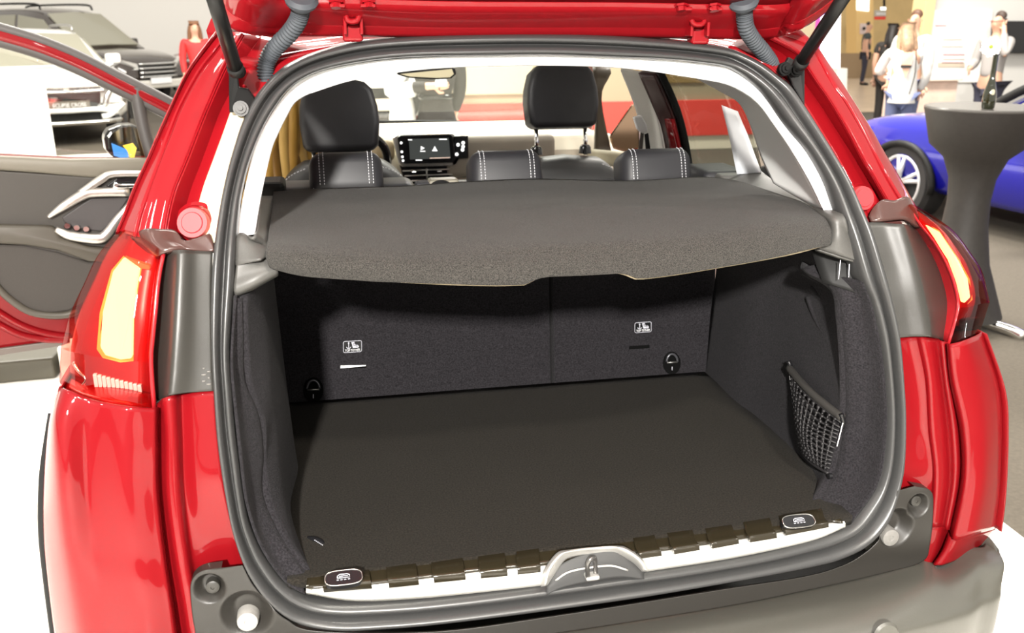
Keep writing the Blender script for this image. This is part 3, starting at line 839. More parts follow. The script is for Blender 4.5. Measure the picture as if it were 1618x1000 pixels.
# rear seat backs, seen from the boot
xs = at(874, 600, .80)[0]
def seatback(x0, x1, zt, label):
    P = [(x0, .80, .60), (x0, .835, .88), (x0, .87, zt - .02), (x0, .90, zt), (x0, .97, zt), (x0, 1.0, zt - .04), (x0, .96, .7), (x0, .93, .60)]
    return prism('seat_back', P, (x1 - x0, 0, 0), CARPET, car, bevel=.008, label=label)
sL = seatback(-.60, xs - .0035, 1.115, 'wider left rear seat back, dark carpet')
sR = seatback(xs + .0035, .57, 1.115, 'narrower right rear seat back, dark carpet')
def onback(x, y, d=.0):
    Y = .82
    for _ in range(20):
        p = at(x, y, Y)
        Y = .80 + .035 * (p[2] - .6) / .28 - d
    return at(x, y, Y)
def tether(seat, c, wpx, hpx, slot, bright, lab):
    a = onback(c[0] - wpx / 2, c[1] + hpx / 2, .002); b = onback(c[0] + wpx / 2, c[1] + hpx / 2 - 2, .002); t = onback(c[0], c[1] - hpx / 2, .002); m_ = onback(*c, .003)
    rt, up = b - a, t - (a + b) / 2
    W, H = np.linalg.norm(rt), np.linalg.norm(up)
    r, u = rt / W, up / H
    nrm = np.array([0, -1.0, .1])
    def rr(w_, h_, off, k):
        P = []
        for sx, sy in ((1, 1), (-1, 1), (-1, -1), (1, -1)):
            for e in range(4):
                g = math.pi / 2 * (e / 3 + [(1, 1), (-1, 1), (-1, -1), (1, -1)].index((sx, sy)))
                P.append(m_ + r * (sx * (w_ / 2 - k) + k * math.cos(g)) + u * (sy * (h_ / 2 - k) + k * math.sin(g)) + nrm * off)
        return P
    lb = prism('tether_label', rr(W, H, .0, .004), nrm * -.004, BLACK, seat, label=lab)
    tube('label_border', rr(W * .96, H * .93, .0005, .004), .0008, PRINT, lb, closed=True, seg=6)
    text('label_words', 'TOP TETHER', m_ - u * H * .30 + nrm * .001, H * .27, r, u, PRINTW, lb, squash=.92 * W / (H * .27 * 6.7))
    o = m_ + nrm * .0008
    def g(x, y):
        return o + r * x * W + u * y * H
    tube('label_anchor', [g(-.32, .0), g(-.26, -.1), g(-.2, -.13), g(-.13, -.1), g(-.08, 0)], .0011, PRINT, lb, n=12, seg=6)
    tube('label_anchor', [g(-.2, -.13), g(-.2, .32)], .0011, PRINT, lb, seg=6)
    tube('label_anchor', [g(-.24, .28), g(-.2, .36), g(-.16, .28)], .0009, PRINT, lb, n=9, seg=6)
    prism('label_seat', [g(-.06, .38), g(.08, .40), g(.14, .2), (g(.28, .12)), g(.34, -.02), g(.30, -.12), g(.02, -.12)], nrm * -.0005, PRINT, lb)
    for k in (0, 1):
        tube('label_seat_line', [g(.02, .3 - .14 * k), g(.26, .08 - .1 * k)], .0008, BLACK, lb, seg=6)
    s0, s1, hh_ = slot
    P = [onback(*s0, .001), onback(*s1, .001), onback(s1[0], s1[1] + hh_, .001), onback(s0[0], s0[1] + hh_, .001)]
    sl = prism('tether_slot', P, (0, .004, 0), mat('pit_black', (.003, .003, .003), .8, spec=.05), seat)
    if bright:
        prism('slot_lip', [onback(s0[0], s0[1], .003), onback(s1[0], s1[1] + 1, .003), onback(s1[0], s1[1] + 2.4, .003), onback(s0[0], s0[1] + 4, .003)], (0, .003, 0), mat('bright_lip', (.85, .85, .85), .3), sl, label='white lip of the slot')
tether(sL, (557, 547.5), 30, 20, ((538, 578), (578, 576), 5), True, 'small black top tether label above the white-lipped slot')
tether(sR, (1016, 517), 27, 18, ((994, 547), (1026, 545), 5), False, 'small black top tether label above the dark slot')
def tiedown(seat, x, y, rx, ry, lab):
    c = onback(x, y, .002)
    R = [onback(x + rx * math.cos(a), y + ry * math.sin(a), .003) for a in np.linspace(0, 2 * math.pi, 24, False)]
    o = prism('tie_down', R, (0, .008, 0), mat('pit_black'), seat, bevel=.002, label=lab)
    tube('tie_ring', [onback(x + rx * .62 * math.cos(a), y - ry * .1 + ry * .72 * math.sin(a), .010) for a in np.linspace(math.pi * 1.02, math.pi * 1.98, 9)], .0030, mat('worn_black_steel', (.10, .10, .11), .3, .6), o, n=18)
    tube('tie_bar', [onback(x - rx * .6, y - 1, .008), onback(x + rx * .6, y - 2, .008)], .0022, STEEL, o)
    tube('tie_mark', [onback(x, y + ry * .3, .004), onback(x, y + ry * .6, .004)], .0012, PRINT, o)
tiedown(sL, 495, 617, 16, 20, 'black tie-down eye on the left seat back')
tiedown(sR, 1062, 574, 14, 18, 'black tie-down eye on the right seat back')

# rear headrests, sitting low on the seat backs
def rest(P, Y, tilt, name, parent, sx, m=LEATHER):
    cen = at(*P, Y)
    return cen
def rear_rest(cx, cy, wpx, label):
    c = at(cx, cy, .93)
    W = wpx * np.linalg.norm(at(cx + 1, cy, .93) - c)
    R = np.array([[1, 0, 0], [0, .9397, .342], [0, -.342, .9397]])
    o = cushion('rear_headrest', c, (W, .11, .105), LEATHER, car, .032, R, -.03, 6, label=label)
    for s in (-1, 1):
        x = s * (W / 2 - .034)
        for d in (0, .010):
            loc = [np.array([x + s * d, -.0560, -.030]), np.array([x + s * d, -.0565, .020]), np.array([x + s * d, -.047, .044]), np.array([x + s * d, -.028, .0535])]
            dashes('stitching', spline([c + R @ p for p in loc], 24), STITCH, o)
    for s in (-1, 1):
        tube('headrest_post', [c + np.array([s * .05, .0, -.02]), c + np.array([s * .05, .02, -.12])], .006, CHROME, o)
    return o
rear_rest(547, 278, 114, 'black leather headrest of the left rear seat')
rear_rest(796, 274, 112, 'black leather headrest of the middle rear seat')
rear_rest(1030, 270, 108, 'black leather headrest of the right rear seat')
for cx_, w_ in ((546, 230), (760, 160), (1010, 250)):
    c = at(cx_, 300, .94)
    k = np.linalg.norm(at(cx_ + 1, 300, .94) - c)
    cushion('seat_shoulder', c + np.array([0, .03, -.02]), (w_ * k, .15, .07), LEATHER, car, .03)
for x0, x1, y in ((490, 618, 302), (985, 1090, 291)):
    dashes('stitching', [at(x, y - (x - x0) * .02, .875) for x in np.linspace(x0, x1, 8)], STITCH, car, .0014, .009, .5)
    dashes('stitching', [at(x, y - 4 - (x - x0) * .02, .88) for x in np.linspace(x0 + 5, x1 - 2, 8)], STITCH, car, .0014, .013, .4)
box('seat_release', at(672, 296, .90), (.05, .05, .03), DARKFAB, car, bevel=.008)
box('seat_release', at(700, 290, .90), (.075, .05, .026), mat('olive_grey_plastic', (.16, .145, .11), .4), car, bevel=.008)
patch('release_lever', [[at(678, 298, .87), at(684, 288, .87), at(700, 284, .87), at(718, 292, .87)], [at(682, 302, .86), at(690, 293, .86), at(702, 290, .86), at(712, 298, .86)]], BLACK, car, solid=.01)
cushion('side_bolster', at(1130, 278, .95), (.13, .16, .05), LEATHER, car, .02)
cushion('side_bolster', at(1160, 284, .88), (.12, .10, .04), TRIM, car, .015)
box('side_bolster', at(420, 304, .86), (.09, .10, .06), BLACKM, car, bevel=.01)

# sill plate with tread pads, latch
def sill(P, off):
    return [sp(x, y, o) for (x, y), o in zip(P, off)]
top = [(487, 912), (560, 898), (660, 887), (760, 873), (860, 861), (940, 852), (1020, 843), (1140, 830), (1220, 815), (1292, 803), (1318, 814)]
midl = [(484, 931), (560, 927), (660, 916), (760, 903), (862, 893), (940, 880), (1020, 874), (1140, 857), (1222, 843), (1302, 826), (1332, 828)]
low = [(484, 938), (560, 950), (660, 946), (760, 936), (858, 925), (940, 914), (1022, 903), (1140, 885), (1222, 869), (1290, 852), (1336, 833)]
tp = [atz(x, y, .612) for x, y in top]
ml = [atz(x, y, .610) for x, y in midl]
lw = [sp(x, y, .010) for x, y in low]
SILLC = mat('polished_sill_strip', (.84, .83, .78), .32, .55)
SILLB = mat('brown_black_sill_plastic', (.020, .016, .009), .20)
sillp = patch('sill_plate', [lw, [(a * .35 + b * .65) + np.array([0, -.004, .006]) for a, b in zip(lw, ml)], ml], SILLC, car, nv=60, nu=10, solid=.006, offset=1, label='bright sill strip with dark tread pads')
patch('sill_top', [ml, [(a + b) / 2 + np.array([0, 0, .003]) for a, b in zip(ml, tp)], tp, [p + np.array([0, .01, -.02]) for p in tp]], SILLB, sillp, nv=60, nu=10)
def pad(x0, x1, yt0, yt1, yb0, yb1, skew=8):
    T = [atz(x0 - skew * .3, yt0 + 1, .619), atz(x1 - skew * .3, yt1 + 1, .619)]
    M = [atz(x0 + skew * .3, (yt0 * .45 + yb0 * .55), .622), atz(x1 + skew * .3, (yt1 * .45 + yb1 * .55), .622)]
    L = [sp(x0 + skew, yb0, -.004), sp(x1 + skew, yb1, -.004)]
    return patch('tread_pad', [L, [a * .5 + b * .5 + np.array([0, -.004, .004]) for a, b in zip(L, M)], M, [a * .5 + b * .5 + np.array([0, 0, .002]) for a, b in zip(M, T)], T], SILLB, sillp, nu=12, nv=6, solid=.007, offset=1, bevel=.0015)
pad(508, 584, 908, 897, 936, 930, 4)
for a in ((611, 658, 893, 887, 929, 924), (682, 732, 886, 878, 921, 916), (756, 798, 876, 870, 914, 910)):
    pad(*a, 4)
pad(816, 852, 868, 863, 908, 904, 2)
for a in ((1002, 1036, 847, 842, 883, 878), (1056, 1096, 839, 834, 876, 869), (1116, 1158, 832, 826, 867, 859), (1176, 1218, 822, 815, 857, 850)):
    pad(*a, 10)
pad(1232, 1300, 812, 800, 846, 833, 10)
def emblem(cx, cy, w_, h_, lab):
    c = atz(cx, cy, .632)
    X = np.array([1, 0, 0.0]); Yv = np.array([0, .86, .5])
    kx = np.linalg.norm(atz(cx + 1, cy, .632) - c)
    P = [c + X * (w_ * kx / 2 * math.copysign(abs(math.cos(a)) ** .55, math.cos(a))) + Yv * (h_ * kx / 2 * 1.25 * math.copysign(abs(math.sin(a)) ** .7, math.sin(a))) for a in np.linspace(0, 2 * math.pi, 32, False)]
    o = prism('plate_emblem', P, (0, .006, -.012), BLACK, sillp, label=lab)
    tube('emblem_ring', P, .0014, mat('dark_chrome', (.45, .44, .42), .2, 1), o, closed=True, seg=8)
    g = lambda x, y: c + X * x * w_ * kx + Yv * y * h_ * kx + np.array([0, -.001, .002])
    tube('emblem_mark', [g(-.17, -.08), g(-.16, .12), g(-.10, .22), g(.10, .22), g(.16, .12), g(.17, -.08), g(-.17, -.08)], .0008, PRINT, o, seg=6)
    tube('emblem_mark', [g(-.12, .04), g(0, .08), g(.12, .04)], .0008, PRINT, o, seg=6)
    for k in range(4):
        tube('emblem_dash', [g(-.19 + .10 * k, -.24), g(-.13 + .10 * k, -.24)], .0008, PRINT, o, seg=6)
emblem(543, 912, 58, 20, 'oval badge with white van mark on the left end')
emblem(1262, 823, 54, 18, 'oval badge with white mark on the right end')
LO = [(854, 927), (860, 899), (880, 873), (900, 868), (936, 864), (976, 862), (992, 866), (1014, 882), (1027, 902)]
LI = [(864, 925), (872, 900), (888, 880), (905, 873), (940, 869), (970, 867), (985, 872), (1006, 886), (1017, 903)]
LB = [(866, 924), (880, 904), (892, 886), (908, 879), (940, 875), (968, 873), (981, 878), (1000, 890), (1013, 903)]
lo_, li_, lb_ = col(LO, [-.012, -.014, -.006, .002, .006, .002, -.006, -.014, -.012]), col(LI, [-.018, -.02, -.012, -.004, .0, -.004, -.012, -.02, -.018]), col(LB, .004)
lat = patch('latch_surround', [lo_, [(a + b) / 2 + np.array([0, -.006, .004]) for a, b in zip(lo_, li_)], li_, lb_], BRUSH, car, nv=50, nu=14, solid=.003, label='bright raised frame round the tailgate latch')
PLt = mat('grey_latch_plate', (.045, .045, .045), .6, 0, spec=.25)
patch('latch_plate', [col([(862, 926), (882, 894), (940, 871), (984, 872), (1020, 904)], .004), col([(864, 928), (890, 912), (940, 894), (976, 892), (1018, 906)], -.004), col([(864, 940), (890, 928), (940, 918), (980, 912), (1018, 915)], -.008)], PLt, lat, nv=24, nu=14)
tube('latch_step', col([(878, 917), (898, 904), (930, 897), (966, 894), (992, 901)], -.010), .0018, BRUSH, lat, n=24)
tube('latch_striker', [sp(929, 911, -.016), sp(928, 894, -.024), sp(932, 884, -.026), sp(936, 882, -.024), sp(940, 885, -.018), sp(941, 908, -.01)], .0042, mat('dark_steel', (.16, .155, .15), .3, .8), lat, n=26, seg=10)
box('striker_foot', sp(935, 910, -.012), (.024, .02, .008), BRUSH, lat)
# lashing strap ring on the floor
tube('lashing_strap', [atz(484, 852, .612), atz(494, 852, .618), atz(506, 857, .618), atz(513, 866, .612)], .0062, BLACK, car, n=16)
dashes('lashing_stitch', [atz(497, 853, .6235), atz(511, 862, .621)], PRINT, car, .0009, .004, .5)
tube('lashing_ring', [atz(484, 856, .606), atz(486, 866, .604), atz(497, 873, .604), atz(511, 869, .606)], .0034, BLACKM, car, n=16)

# --- front seats
def front_seat(hx, hy, wpx, hpx, sx, sw, post, ztop, label):
    Yh = 1.80
    c = at(hx, hy, Yh)
    k = np.linalg.norm(at(hx + 1, hy, Yh) - c)
    W, H = wpx * k, hpx * k
    sc = at(sx, 300, 1.75)
    b = []
    hw = sw * k / 2
    for x, z in ((-.98, -.55), (-1.0, -.2), (-.97, -.06), (-.82, .02), (-.55, .055), (0, .066), (.55, .055), (.82, .02), (.97, -.06), (1.0, -.2), (.98, -.55)):
        b.append((sc[0] + x * hw, 1.70, ztop - .066 + z))
    o = prism('front_seat', b, (0, .14, 0), mat('dark_seat_shell', (.030, .030, .030), .5), car, bevel=.05, bseg=5, smooth=True, label=label)
    R = np.array([[1, 0, 0], [0, .985, .17], [0, -.17, .985]])
    V = []
    prof = [(-.42, -.5), (-.47, -.42), (-.5, -.1), (-.485, .12), (-.43, .36), (-.34, .465), (-.2, .5), (0, .505), (.2, .5), (.34, .465), (.43, .36), (.485, .12), (.5, -.1), (.47, -.42), (.42, -.5)]
    P = [c + R @ np.array([x * W, -.055, z * H]) for x, z in prof]
    prism('headrest', P, R @ np.array([0, .11, 0]), LEATHER, o, bevel=.03, bseg=5, smooth=True)
    for s in (-1, 1):
        a = c + R @ np.array([s * post * k, 0, -H / 2 + .01])
        tube('headrest_post', [a, a + np.array([0, -.01, -.10])], .0075, CHROME, o)
        lathe('post_collar', a + np.array([0, -.006, -.075]), [(0, .008), (.014, .008), (.020, .0), (.022, -.02), (0, -.02)], BLACK, o)
    for s in (-1, 1):
        dashes('stitching', spline([np.array([sc[0] + s * hw * u, 1.695, ztop + v]) for u, v in ((.98, -.16), (.90, -.085), (.74, -.045), (.5, -.022))], 20), STITCH, o, .0016, .011, .6)
    return o
front_seat(536, 184, 126, 112, 545, 222, 44, at(545, 249, 1.75)[2], 'dark driver seat behind the left rear headrest')
front_seat(885, 153, 112, 96, 893, 196, 39, at(893, 246, 1.75)[2], 'dark front passenger seat at the right')

# --- dashboard
zt = at(700, 216, 2.42)[2]
P = [(2.38, .70), (2.38, zt - .06), (2.42, zt), (2.62, zt + .012), (2.95, zt + .005), (3.0, .7)]
dash = prism('dashboard', [(-.70, y, z) for y, z in P], (1.42, 0, 0), CREAM, car, bevel=.02, bseg=3, label='pale dashboard with central touch screen')
scr = prism('touch_screen', [at(x, y, 2.30) for x, y in ((628, 217), (632, 214), (712, 212), (716, 216), (720, 252), (716, 257), (640, 259), (634, 256))], (0, .03, 0), BLACK, dash, bevel=.003)
prism('display', [at(x, y, 2.296) for x, y in ((646, 220), (709, 218), (712, 250), (648, 252))], (0, .004, 0), SCREEN, scr)
prism('screen_frame', [at(x, y, 2.33) for x, y in ((620, 218), (630, 212), (714, 210), (722, 214), (728, 250), (720, 262), (636, 264), (630, 258))], (0, .03, 0), mat('satin_silver', (.75, .74, .70), .3, .7), dash, bevel=.004)
prism('play_icon', [at(x, y, 2.293) for x, y in ((665, 231), (671, 234), (665, 237))], (0, .002, 0), LIT, scr)
prism('media_icon', [at(x, y, 2.293) for x, y in ((687, 231), (690, 237), (684, 237))], (0, .002, 0), LIT, scr)
for x, y, w_ in ((668, 239, 8), (687, 238, 8), (648, 221, 6), (700, 220, 12), (662, 253, 10)):
    tube('screen_text', [at(x - w_ / 2, y, 2.293), at(x + w_ / 2, y, 2.293)], .0016, LIT, scr)
tube('screen_bar', [at(679, 250, 2.293), at(711, 249, 2.293)], .0016, mat('pink_bar', (.8, .6, .5), .5, emit=((.8, .6, .5), .6)), scr)
for x, y in ((634, 226), (635, 240), (636, 248), (637, 254)):
    lathe('screen_button', at(x, y, 2.294), [(0, 0), (.004, 0), (.005, .003), (0, .003)], LIT, scr, axis=(0, 1, 0), seg=10)
vent = prism('air_vent', [at(x, y, 2.34) for x, y in ((632, 262), (718, 258), (716, 286), (640, 292))], (0, .06, 0), BLACK, dash, bevel=.004)
for y in (270, 278, 286):
    tube('vent_slat', [at(636 + (y - 270) * .4, y, 2.335), at(716, y - 3, 2.335)], .003, STEEL if y < 280 else CHROME, vent)
tube('vent_tab', [at(674, 266, 2.33), at(675, 284, 2.33)], .003, STEEL, vent)
for x in (654, 694):
    box('vent_knob', at(x, 272 - (x - 654) * .03, 2.325), (.02, .01, .008), CHROME, vent)
box('glove_panel', at(790, 246, 2.36), (.46, .06, .17), mat('taupe_dash', (.24, .21, .17), .55), dash, bevel=.03, bseg=4, smooth=True)
box('switch_panel', at(728, 232, 2.33), (.06, .02, .09), BLACK, dash, bevel=.004)
for x, y in ((724, 229), (732, 226), (732, 232), (731, 237), (722, 244)):
    lathe('dash_switch', at(x, y, 2.31), [(0, 0), (.006, 0), (.007, .004), (0, .004)], LIT, dash, axis=(0, 1, 0), seg=10)
box('dash_pad', at(890, 214, 2.6), (.4, .2, .02), CREAM, dash, bevel=.008)
tube('screen_scuttle', [at(596, 193, 2.96), at(700, 193, 3.0), at(832, 196, 2.96)], .009, BLACKM, dash, n=20)
tube('steering_wheel', [at(566 + 46 * math.cos(a), 252 + 42 * math.sin(a), 2.15 + .06 * math.sin(a)) for a in np.linspace(0, 2 * math.pi, 30, False)], .016, BLACK, car, closed=True)
box('instrument_binnacle', at(604, 236, 2.4), (.10, .12, .09), mat('tan_dash', (.35, .28, .17), .5), dash, bevel=.03, smooth=True)
patch('windscreen', [[(x, y, z) for y, z in ((2.08, 1.47), (2.5, 1.30), (3.0, zt + .01))] for x in (-.60, -.3, 0, .3, .62)], GLASS, car, solid=.004)
mir = prism('rear_view_mirror', [at(x, y, 2.05) for x, y in ((626, 117), (632, 113), (716, 106), (720, 108), (721, 118), (714, 124), (690, 126), (646, 123), (634, 120))], (0, .03, 0), BLACK, car, bevel=.004, label='interior mirror under the roof')
prism('mirror_glass', [at(x, y, 2.046) for x, y in ((632, 117), (714, 109), (717, 117), (711, 122), (690, 123), (648, 121))], (0, .003, 0), mat('mirror_silver', (.8, .72, .5), .03, 1), mir)
tube('mirror_stem', [at(676, 112, 2.08), np.array([.0, 2.2, 1.44])], .01, BLACKM, mir)

# --- cabin sides at the right
patch('front_pillar_trim', [[at(936, 104, 2.1), at(940, 150, 2.2), at(938, 244, 2.3)], [at(964, 106, 2.1), at(948, 150, 2.2), at(966, 246, 2.3)]], mat('dark_taupe_trim', (.09, .075, .055), .5), car, solid=.03)
patch('door_top_trim', [[at(930, 236, 2.3), at(938, 262, 2.2)], [at(1000, 240, 1.9), at(1010, 262, 1.9)], [at(1070, 246, 1.3), at(1074, 262, 1.3)]], mat('taupe_door_trim', (.30, .26, .18), .5), car, solid=.02)
pb = patch('centre_pillar_trim', [[at(982, 106, 1.32), at(996, 140, 1.34), at(1012, 190, 1.36), at(1018, 256, 1.38)], [at(1000, 110, 1.31), at(1022, 146, 1.32), at(1038, 190, 1.33), at(1044, 256, 1.34)],
                          [at(1015, 113, 1.31), at(1036, 150, 1.3), at(1050, 196, 1.3), at(1060, 256, 1.3)]], mat('pale_olive_plastic', (.80, .80, .75), .55), car, nu=14, nv=20, solid=.02)
bl = patch('seat_belt', [[at(1013, 200, 1.27), at(1006, 256, 1.25)], [at(1018, 200, 1.27), at(1013, 256, 1.25)]], mat('belt_webbing', (.10, .09, .08), .7), car, solid=.003)
prism('belt_guide', [at(x, y, 1.26) for x, y in ((1002, 186), (1014, 182), (1022, 196), (1024, 208), (1016, 212), (1008, 204))], (0, .02, 0), WHITE, bl, bevel=.004)
patch('seat_belt', [[at(1018, 212, 1.27), at(1022, 256, 1.25)], [at(1024, 210, 1.27), at(1030, 256, 1.25)]], BLACKM, car, solid=.003)
patch('door_frame', [[at(1016, 111, 1.26), at(1036, 160, 1.25), at(1052, 200, 1.25), at(1064, 266, 1.25)], [at(1042, 113, 1.2), at(1062, 160, 1.2), at(1076, 200, 1.2), at(1086, 268, 1.2)]], mat('dark_maroon', (.035, .006, .006), .35), car, nu=8, nv=16, solid=.02)
patch('door_frame_red', [[at(1054, 186, 1.22), at(1068, 262, 1.22)], [at(1066, 188, 1.18), at(1084, 264, 1.18)]], RED, car, solid=.01)
tube('door_window_seal', [at(1042, 112, 1.19), at(1064, 160, 1.19), at(1078, 204, 1.19), at(1090, 268, 1.19)], .011, BLACKM, car, n=16)
patch('rear_door_glass', [[at(1040, 110, 1.2), at(1064, 160, 1.2), at(1092, 270, 1.2)], [at(1140, 130, .95), at(1160, 190, .95), at(1184, 284, .95)], [at(1170, 140, .85), at(1190, 200, .85), at(1204, 270, .85)]], DARKGLASS, car, solid=.004)
patch('quarter_pillar', [[at(1140, 166, .90), at(1152, 216, .88), at(1166, 276, .84)], [at(1166, 176, .88), at(1182, 216, .86), at(1204, 274, .80)]], mat('blue_white_trim', (.82, .85, .90), .5), car, solid=.01)
mr = prism('side_mirror', [at(x, y, 2.2) for x, y in ((962, 215), (998, 164), (1008, 172), (1010, 236), (990, 242), (968, 236))], (.05, .09, 0), mat('bronze_mirror', (.45, .30, .20), .06, 1), car, bevel=.008)

# --- open front door on the left: hinged near the windscreen, swung out
D0, DN = np.array([-.93, 2.05, 0]), np.array([.30, -.95, .0])
DN = DN / np.linalg.norm(DN)
def dp(x, y, d=0):
    return atp(x, y, D0 + DN * d, DN)
FAR = -DN
DTRIM = mat('taupe_door_panel', (.030, .0255, .021), .6, 0, 0, (500, .06), (900, .15, .0005))
DTRIM2 = mat('dark_taupe_door_panel', (.032, .027, .023), .75, 0, 0, (400, .12))
DPALE = mat('pale_taupe_door_top', (.12, .108, .085), .5)
def dprism(name, P, d, th, m, parent, bevel=.004, **k):
    return prism(name, [dp(x, y, d) for x, y in P], FAR * th, m, parent, bevel=bevel, **k)
door = dprism('front_door', [(-230, 240), (0, 246), (120, 252), (262, 252), (300, 300), (296, 480), (262, 512), (140, 534), (0, 553), (-230, 590)], 0, .09, RED, car, .02, label='open red front door with taupe inner panel')
dprism('door_top_pad', [(-200, 240), (0, 247), (110, 252), (262, 250), (264, 282), (170, 284), (60, 274), (0, 270), (-200, 262)], .05, .04, DPALE, door, .012, smooth=True)
dprism('door_panel', [(-200, 264), (0, 270), (60, 274), (170, 282), (270, 282), (270, 420), (180, 410), (120, 412), (0, 384), (-200, 360)], .045, .04, DTRIM, door, .006)
dprism('arm_rest', [(-200, 350), (0, 356), (86, 358), (96, 376), (140, 390), (200, 396), (210, 420), (140, 414), (90, 396), (40, 388), (0, 386), (-200, 380)], .075, .06, DPALE if False else mat('mid_taupe', (.05, .043, .033), .5), door, .012, smooth=True)
dprism('speaker_panel', [(-200, 372), (0, 386), (40, 388), (90, 398), (140, 414), (190, 410), (186, 450), (140, 476), (110, 492), (70, 498), (40, 490), (0, 462), (-60, 420)], .05, .04, DTRIM2, door, .008)
tube('speaker_rim', [dp(x, y, .052) for x, y in ((-20, 432), (0, 458), (20, 476), (46, 492), (76, 498), (106, 497), (124, 490))], .012, mat('mid_taupe'), door, n=24)
for k, P in enumerate((((-10, 488), (30, 512), (70, 526), (110, 532)), ((-10, 508), (30, 528), (70, 536), (110, 537)))):
    tube('door_press_line', [dp(x, y, .004) for x, y in P], .012, RED, door, n=20)
dprism('door_bottom_seal', [(-200, 580), (0, 551), (96, 538), (110, 542), (96, 547), (0, 562), (-200, 594)], .006, .05, mat('grey_door_seal', (.10, .08, .07), .5), door, .003)
SATIN = mat('satin_chrome', (.66, .62, .58), .28, .85)
bez = tube('handle_bezel', [dp(x, y, .07) for x, y in ((76, 343), (100, 326), (130, 308), (150, 304), (204, 303))], [.006, .014, .017, .016, .016], SATIN, door, n=24, smooth=True)
tube('handle_bezel', [dp(x, y, .07) for x, y in ((88, 362), (110, 372), (150, 377), (166, 372), (186, 346), (206, 322))], [.010, .016, .018, .017, .014, .010], SATIN, door, n=30)
tube('handle_bezel', [dp(x, y, .07) for x, y in ((126, 306), (160, 283), (178, 275), (224, 274))], [.012, .014, .012, .011], SATIN, door, n=24)
dprism('pull_recess', [(98, 344), (130, 322), (144, 314), (204, 312), (186, 340), (162, 366), (120, 362), (104, 354)], .052, .02, BLACKM if False else mat('dark_recess', (.035, .03, .03), .6), door, .004)
dprism('handle_recess', [(168, 294), (184, 282), (232, 281), (230, 297), (180, 299)], .056, .02, BLACK, door, .003)
tube('door_release', [dp(180, 292, .075), dp(190, 294, .078), dp(218, 293, .075)], [.013, .009, .007], CHROME, door, n=14)
for x, y in ((106, 357), (121, 360), (136, 362)):
    lathe('window_switch', dp(x, y, .076), [(0, 0), (.009, 0), (.011, .006), (0, .006)], CHROME, door, axis=FAR, seg=12)
fr_ = [(-200, 10), (-60, 28), (0, 44), (60, 62), (120, 86), (180, 116), (240, 146), (290, 172)]
tube('window_frame', [dp(x, y + 12, .0) for x, y in fr_], .022, RED, door, n=40)
tube('window_frame_seal', [dp(x, y + 1, .0) for x, y in fr_], .018, mat('grey_door_rubber', (.045, .04, .038), .5), door, n=40)
tube('window_frame_seal', [dp(x, y + 23, .0) for x, y in fr_], .016, MATS['grey_door_rubber'], door, n=40)
tube('window_divider', [dp(214, 138, .0), dp(222, 180, .0), dp(232, 222, .0), dp(244, 260, .0)], .022, MATS['grey_door_rubber'], door, n=16)
patch('door_glass', [[dp(-190, 40, .0), dp(-190, 150, .0), dp(-190, 245, .0)], [dp(0, 64, 0), dp(0, 150, 0), dp(0, 250, 0)], [dp(120, 108, 0), dp(122, 180, 0), dp(124, 254, 0)], [dp(206, 150, 0), dp(214, 200, 0), dp(224, 254, 0)]], clear('door_glass', (.97, .97, .95)), door, solid=.003)
MP = [(164, 216), (172, 205), (190, 198), (208, 197), (222, 202), (232, 216), (236, 238), (230, 252), (196, 254), (178, 250), (168, 238)]
dm = prism('door_mirror', [dp(x, y, -.06) for x, y in MP], FAR * .10, BLACK, door, bevel=.015, bseg=3, label='gloss black mirror of the open door')
prism('mirror_glass', [dp(x, y, -.057) for x, y in [(176, 212), (192, 202), (208, 200), (222, 206), (230, 226), (232, 248), (200, 250), (184, 246), (176, 232)]], FAR * .004, mat('mirror_tan', (.75, .62, .42), .04, 1), dm)
prism('mirror_sticker', [dp(x, y, -.055) for x, y in [(176, 226), (200, 236), (206, 250), (194, 250), (180, 246)]], FAR * .002, mat('sticker_blue', (.03, .22, .75), .5), dm)
prism('mirror_sticker', [dp(x, y, -.055) for x, y in [(194, 230), (210, 226), (216, 234), (212, 250), (203, 250), (202, 240)]], FAR * .002, mat('sticker_yellow', (.9, .62, .05), .5), dm)

# ------------------------------------------------------------------ parcel shelf and cargo net
def shelf_shape(p):
    return p
rows = [([(433, 311), (486, 307), (560, 304), (647, 301), (745, 294), (850, 290), (990, 293), (1099, 287), (1147, 290), (1178, 297)], [.80] * 9 + [.76]),
        ([(431, 332), (480, 330), (560, 328), (647, 326), (745, 322), (850, 318), (990, 314), (1110, 308), (1180, 306), (1232, 316)], [.6, .6, .6, .6, .6, .6, .6, .6, .58, .52]),
        ([(427, 362), (478, 361), (560, 360), (647, 360), (745, 356), (850, 350), (1000, 342), (1120, 334), (1210, 328), (1272, 331)], [.36, .37, .37, .37, .37, .37, .37, .37, .36, .32]),
        ([(425, 386), (474, 389), (560, 392), (650, 396), (745, 396), (850, 392), (1010, 382), (1130, 370), (1230, 358), (1296, 352)], [.22, .19, .175, .17, .17, .17, .17, .175, .185, .22]),
        ([(425, 398), (476, 404), (560, 410), (650, 413), (745, 414), (850, 410), (1010, 404), (1140, 390), (1236, 378), (1304, 368)], [.18, .145, .13, .125, .125, .125, .125, .13, .145, .18]),
        ([(429, 410), (480, 417), (562, 424), (652, 430), (746, 432), (840, 430), (1010, 422), (1142, 404), (1240, 390), (1307, 377)], [.17, .135, .12, .115, .115, .115, .115, .12, .135, .17]),
        ([(433, 418), (500, 431), (595, 439), (678, 444), (760, 447), (833, 446), (1012, 437), (1142, 418), (1246, 399), (1304, 384)], [.17, .135, .12, .115, .115, .115, .115, .12, .135, .17])]
Rws = [col(P, Y=y) for P, y in rows]
lastrow = spline(Rws[-1], 90)
def notch(p):
    x, y = pr_(p)
    return p
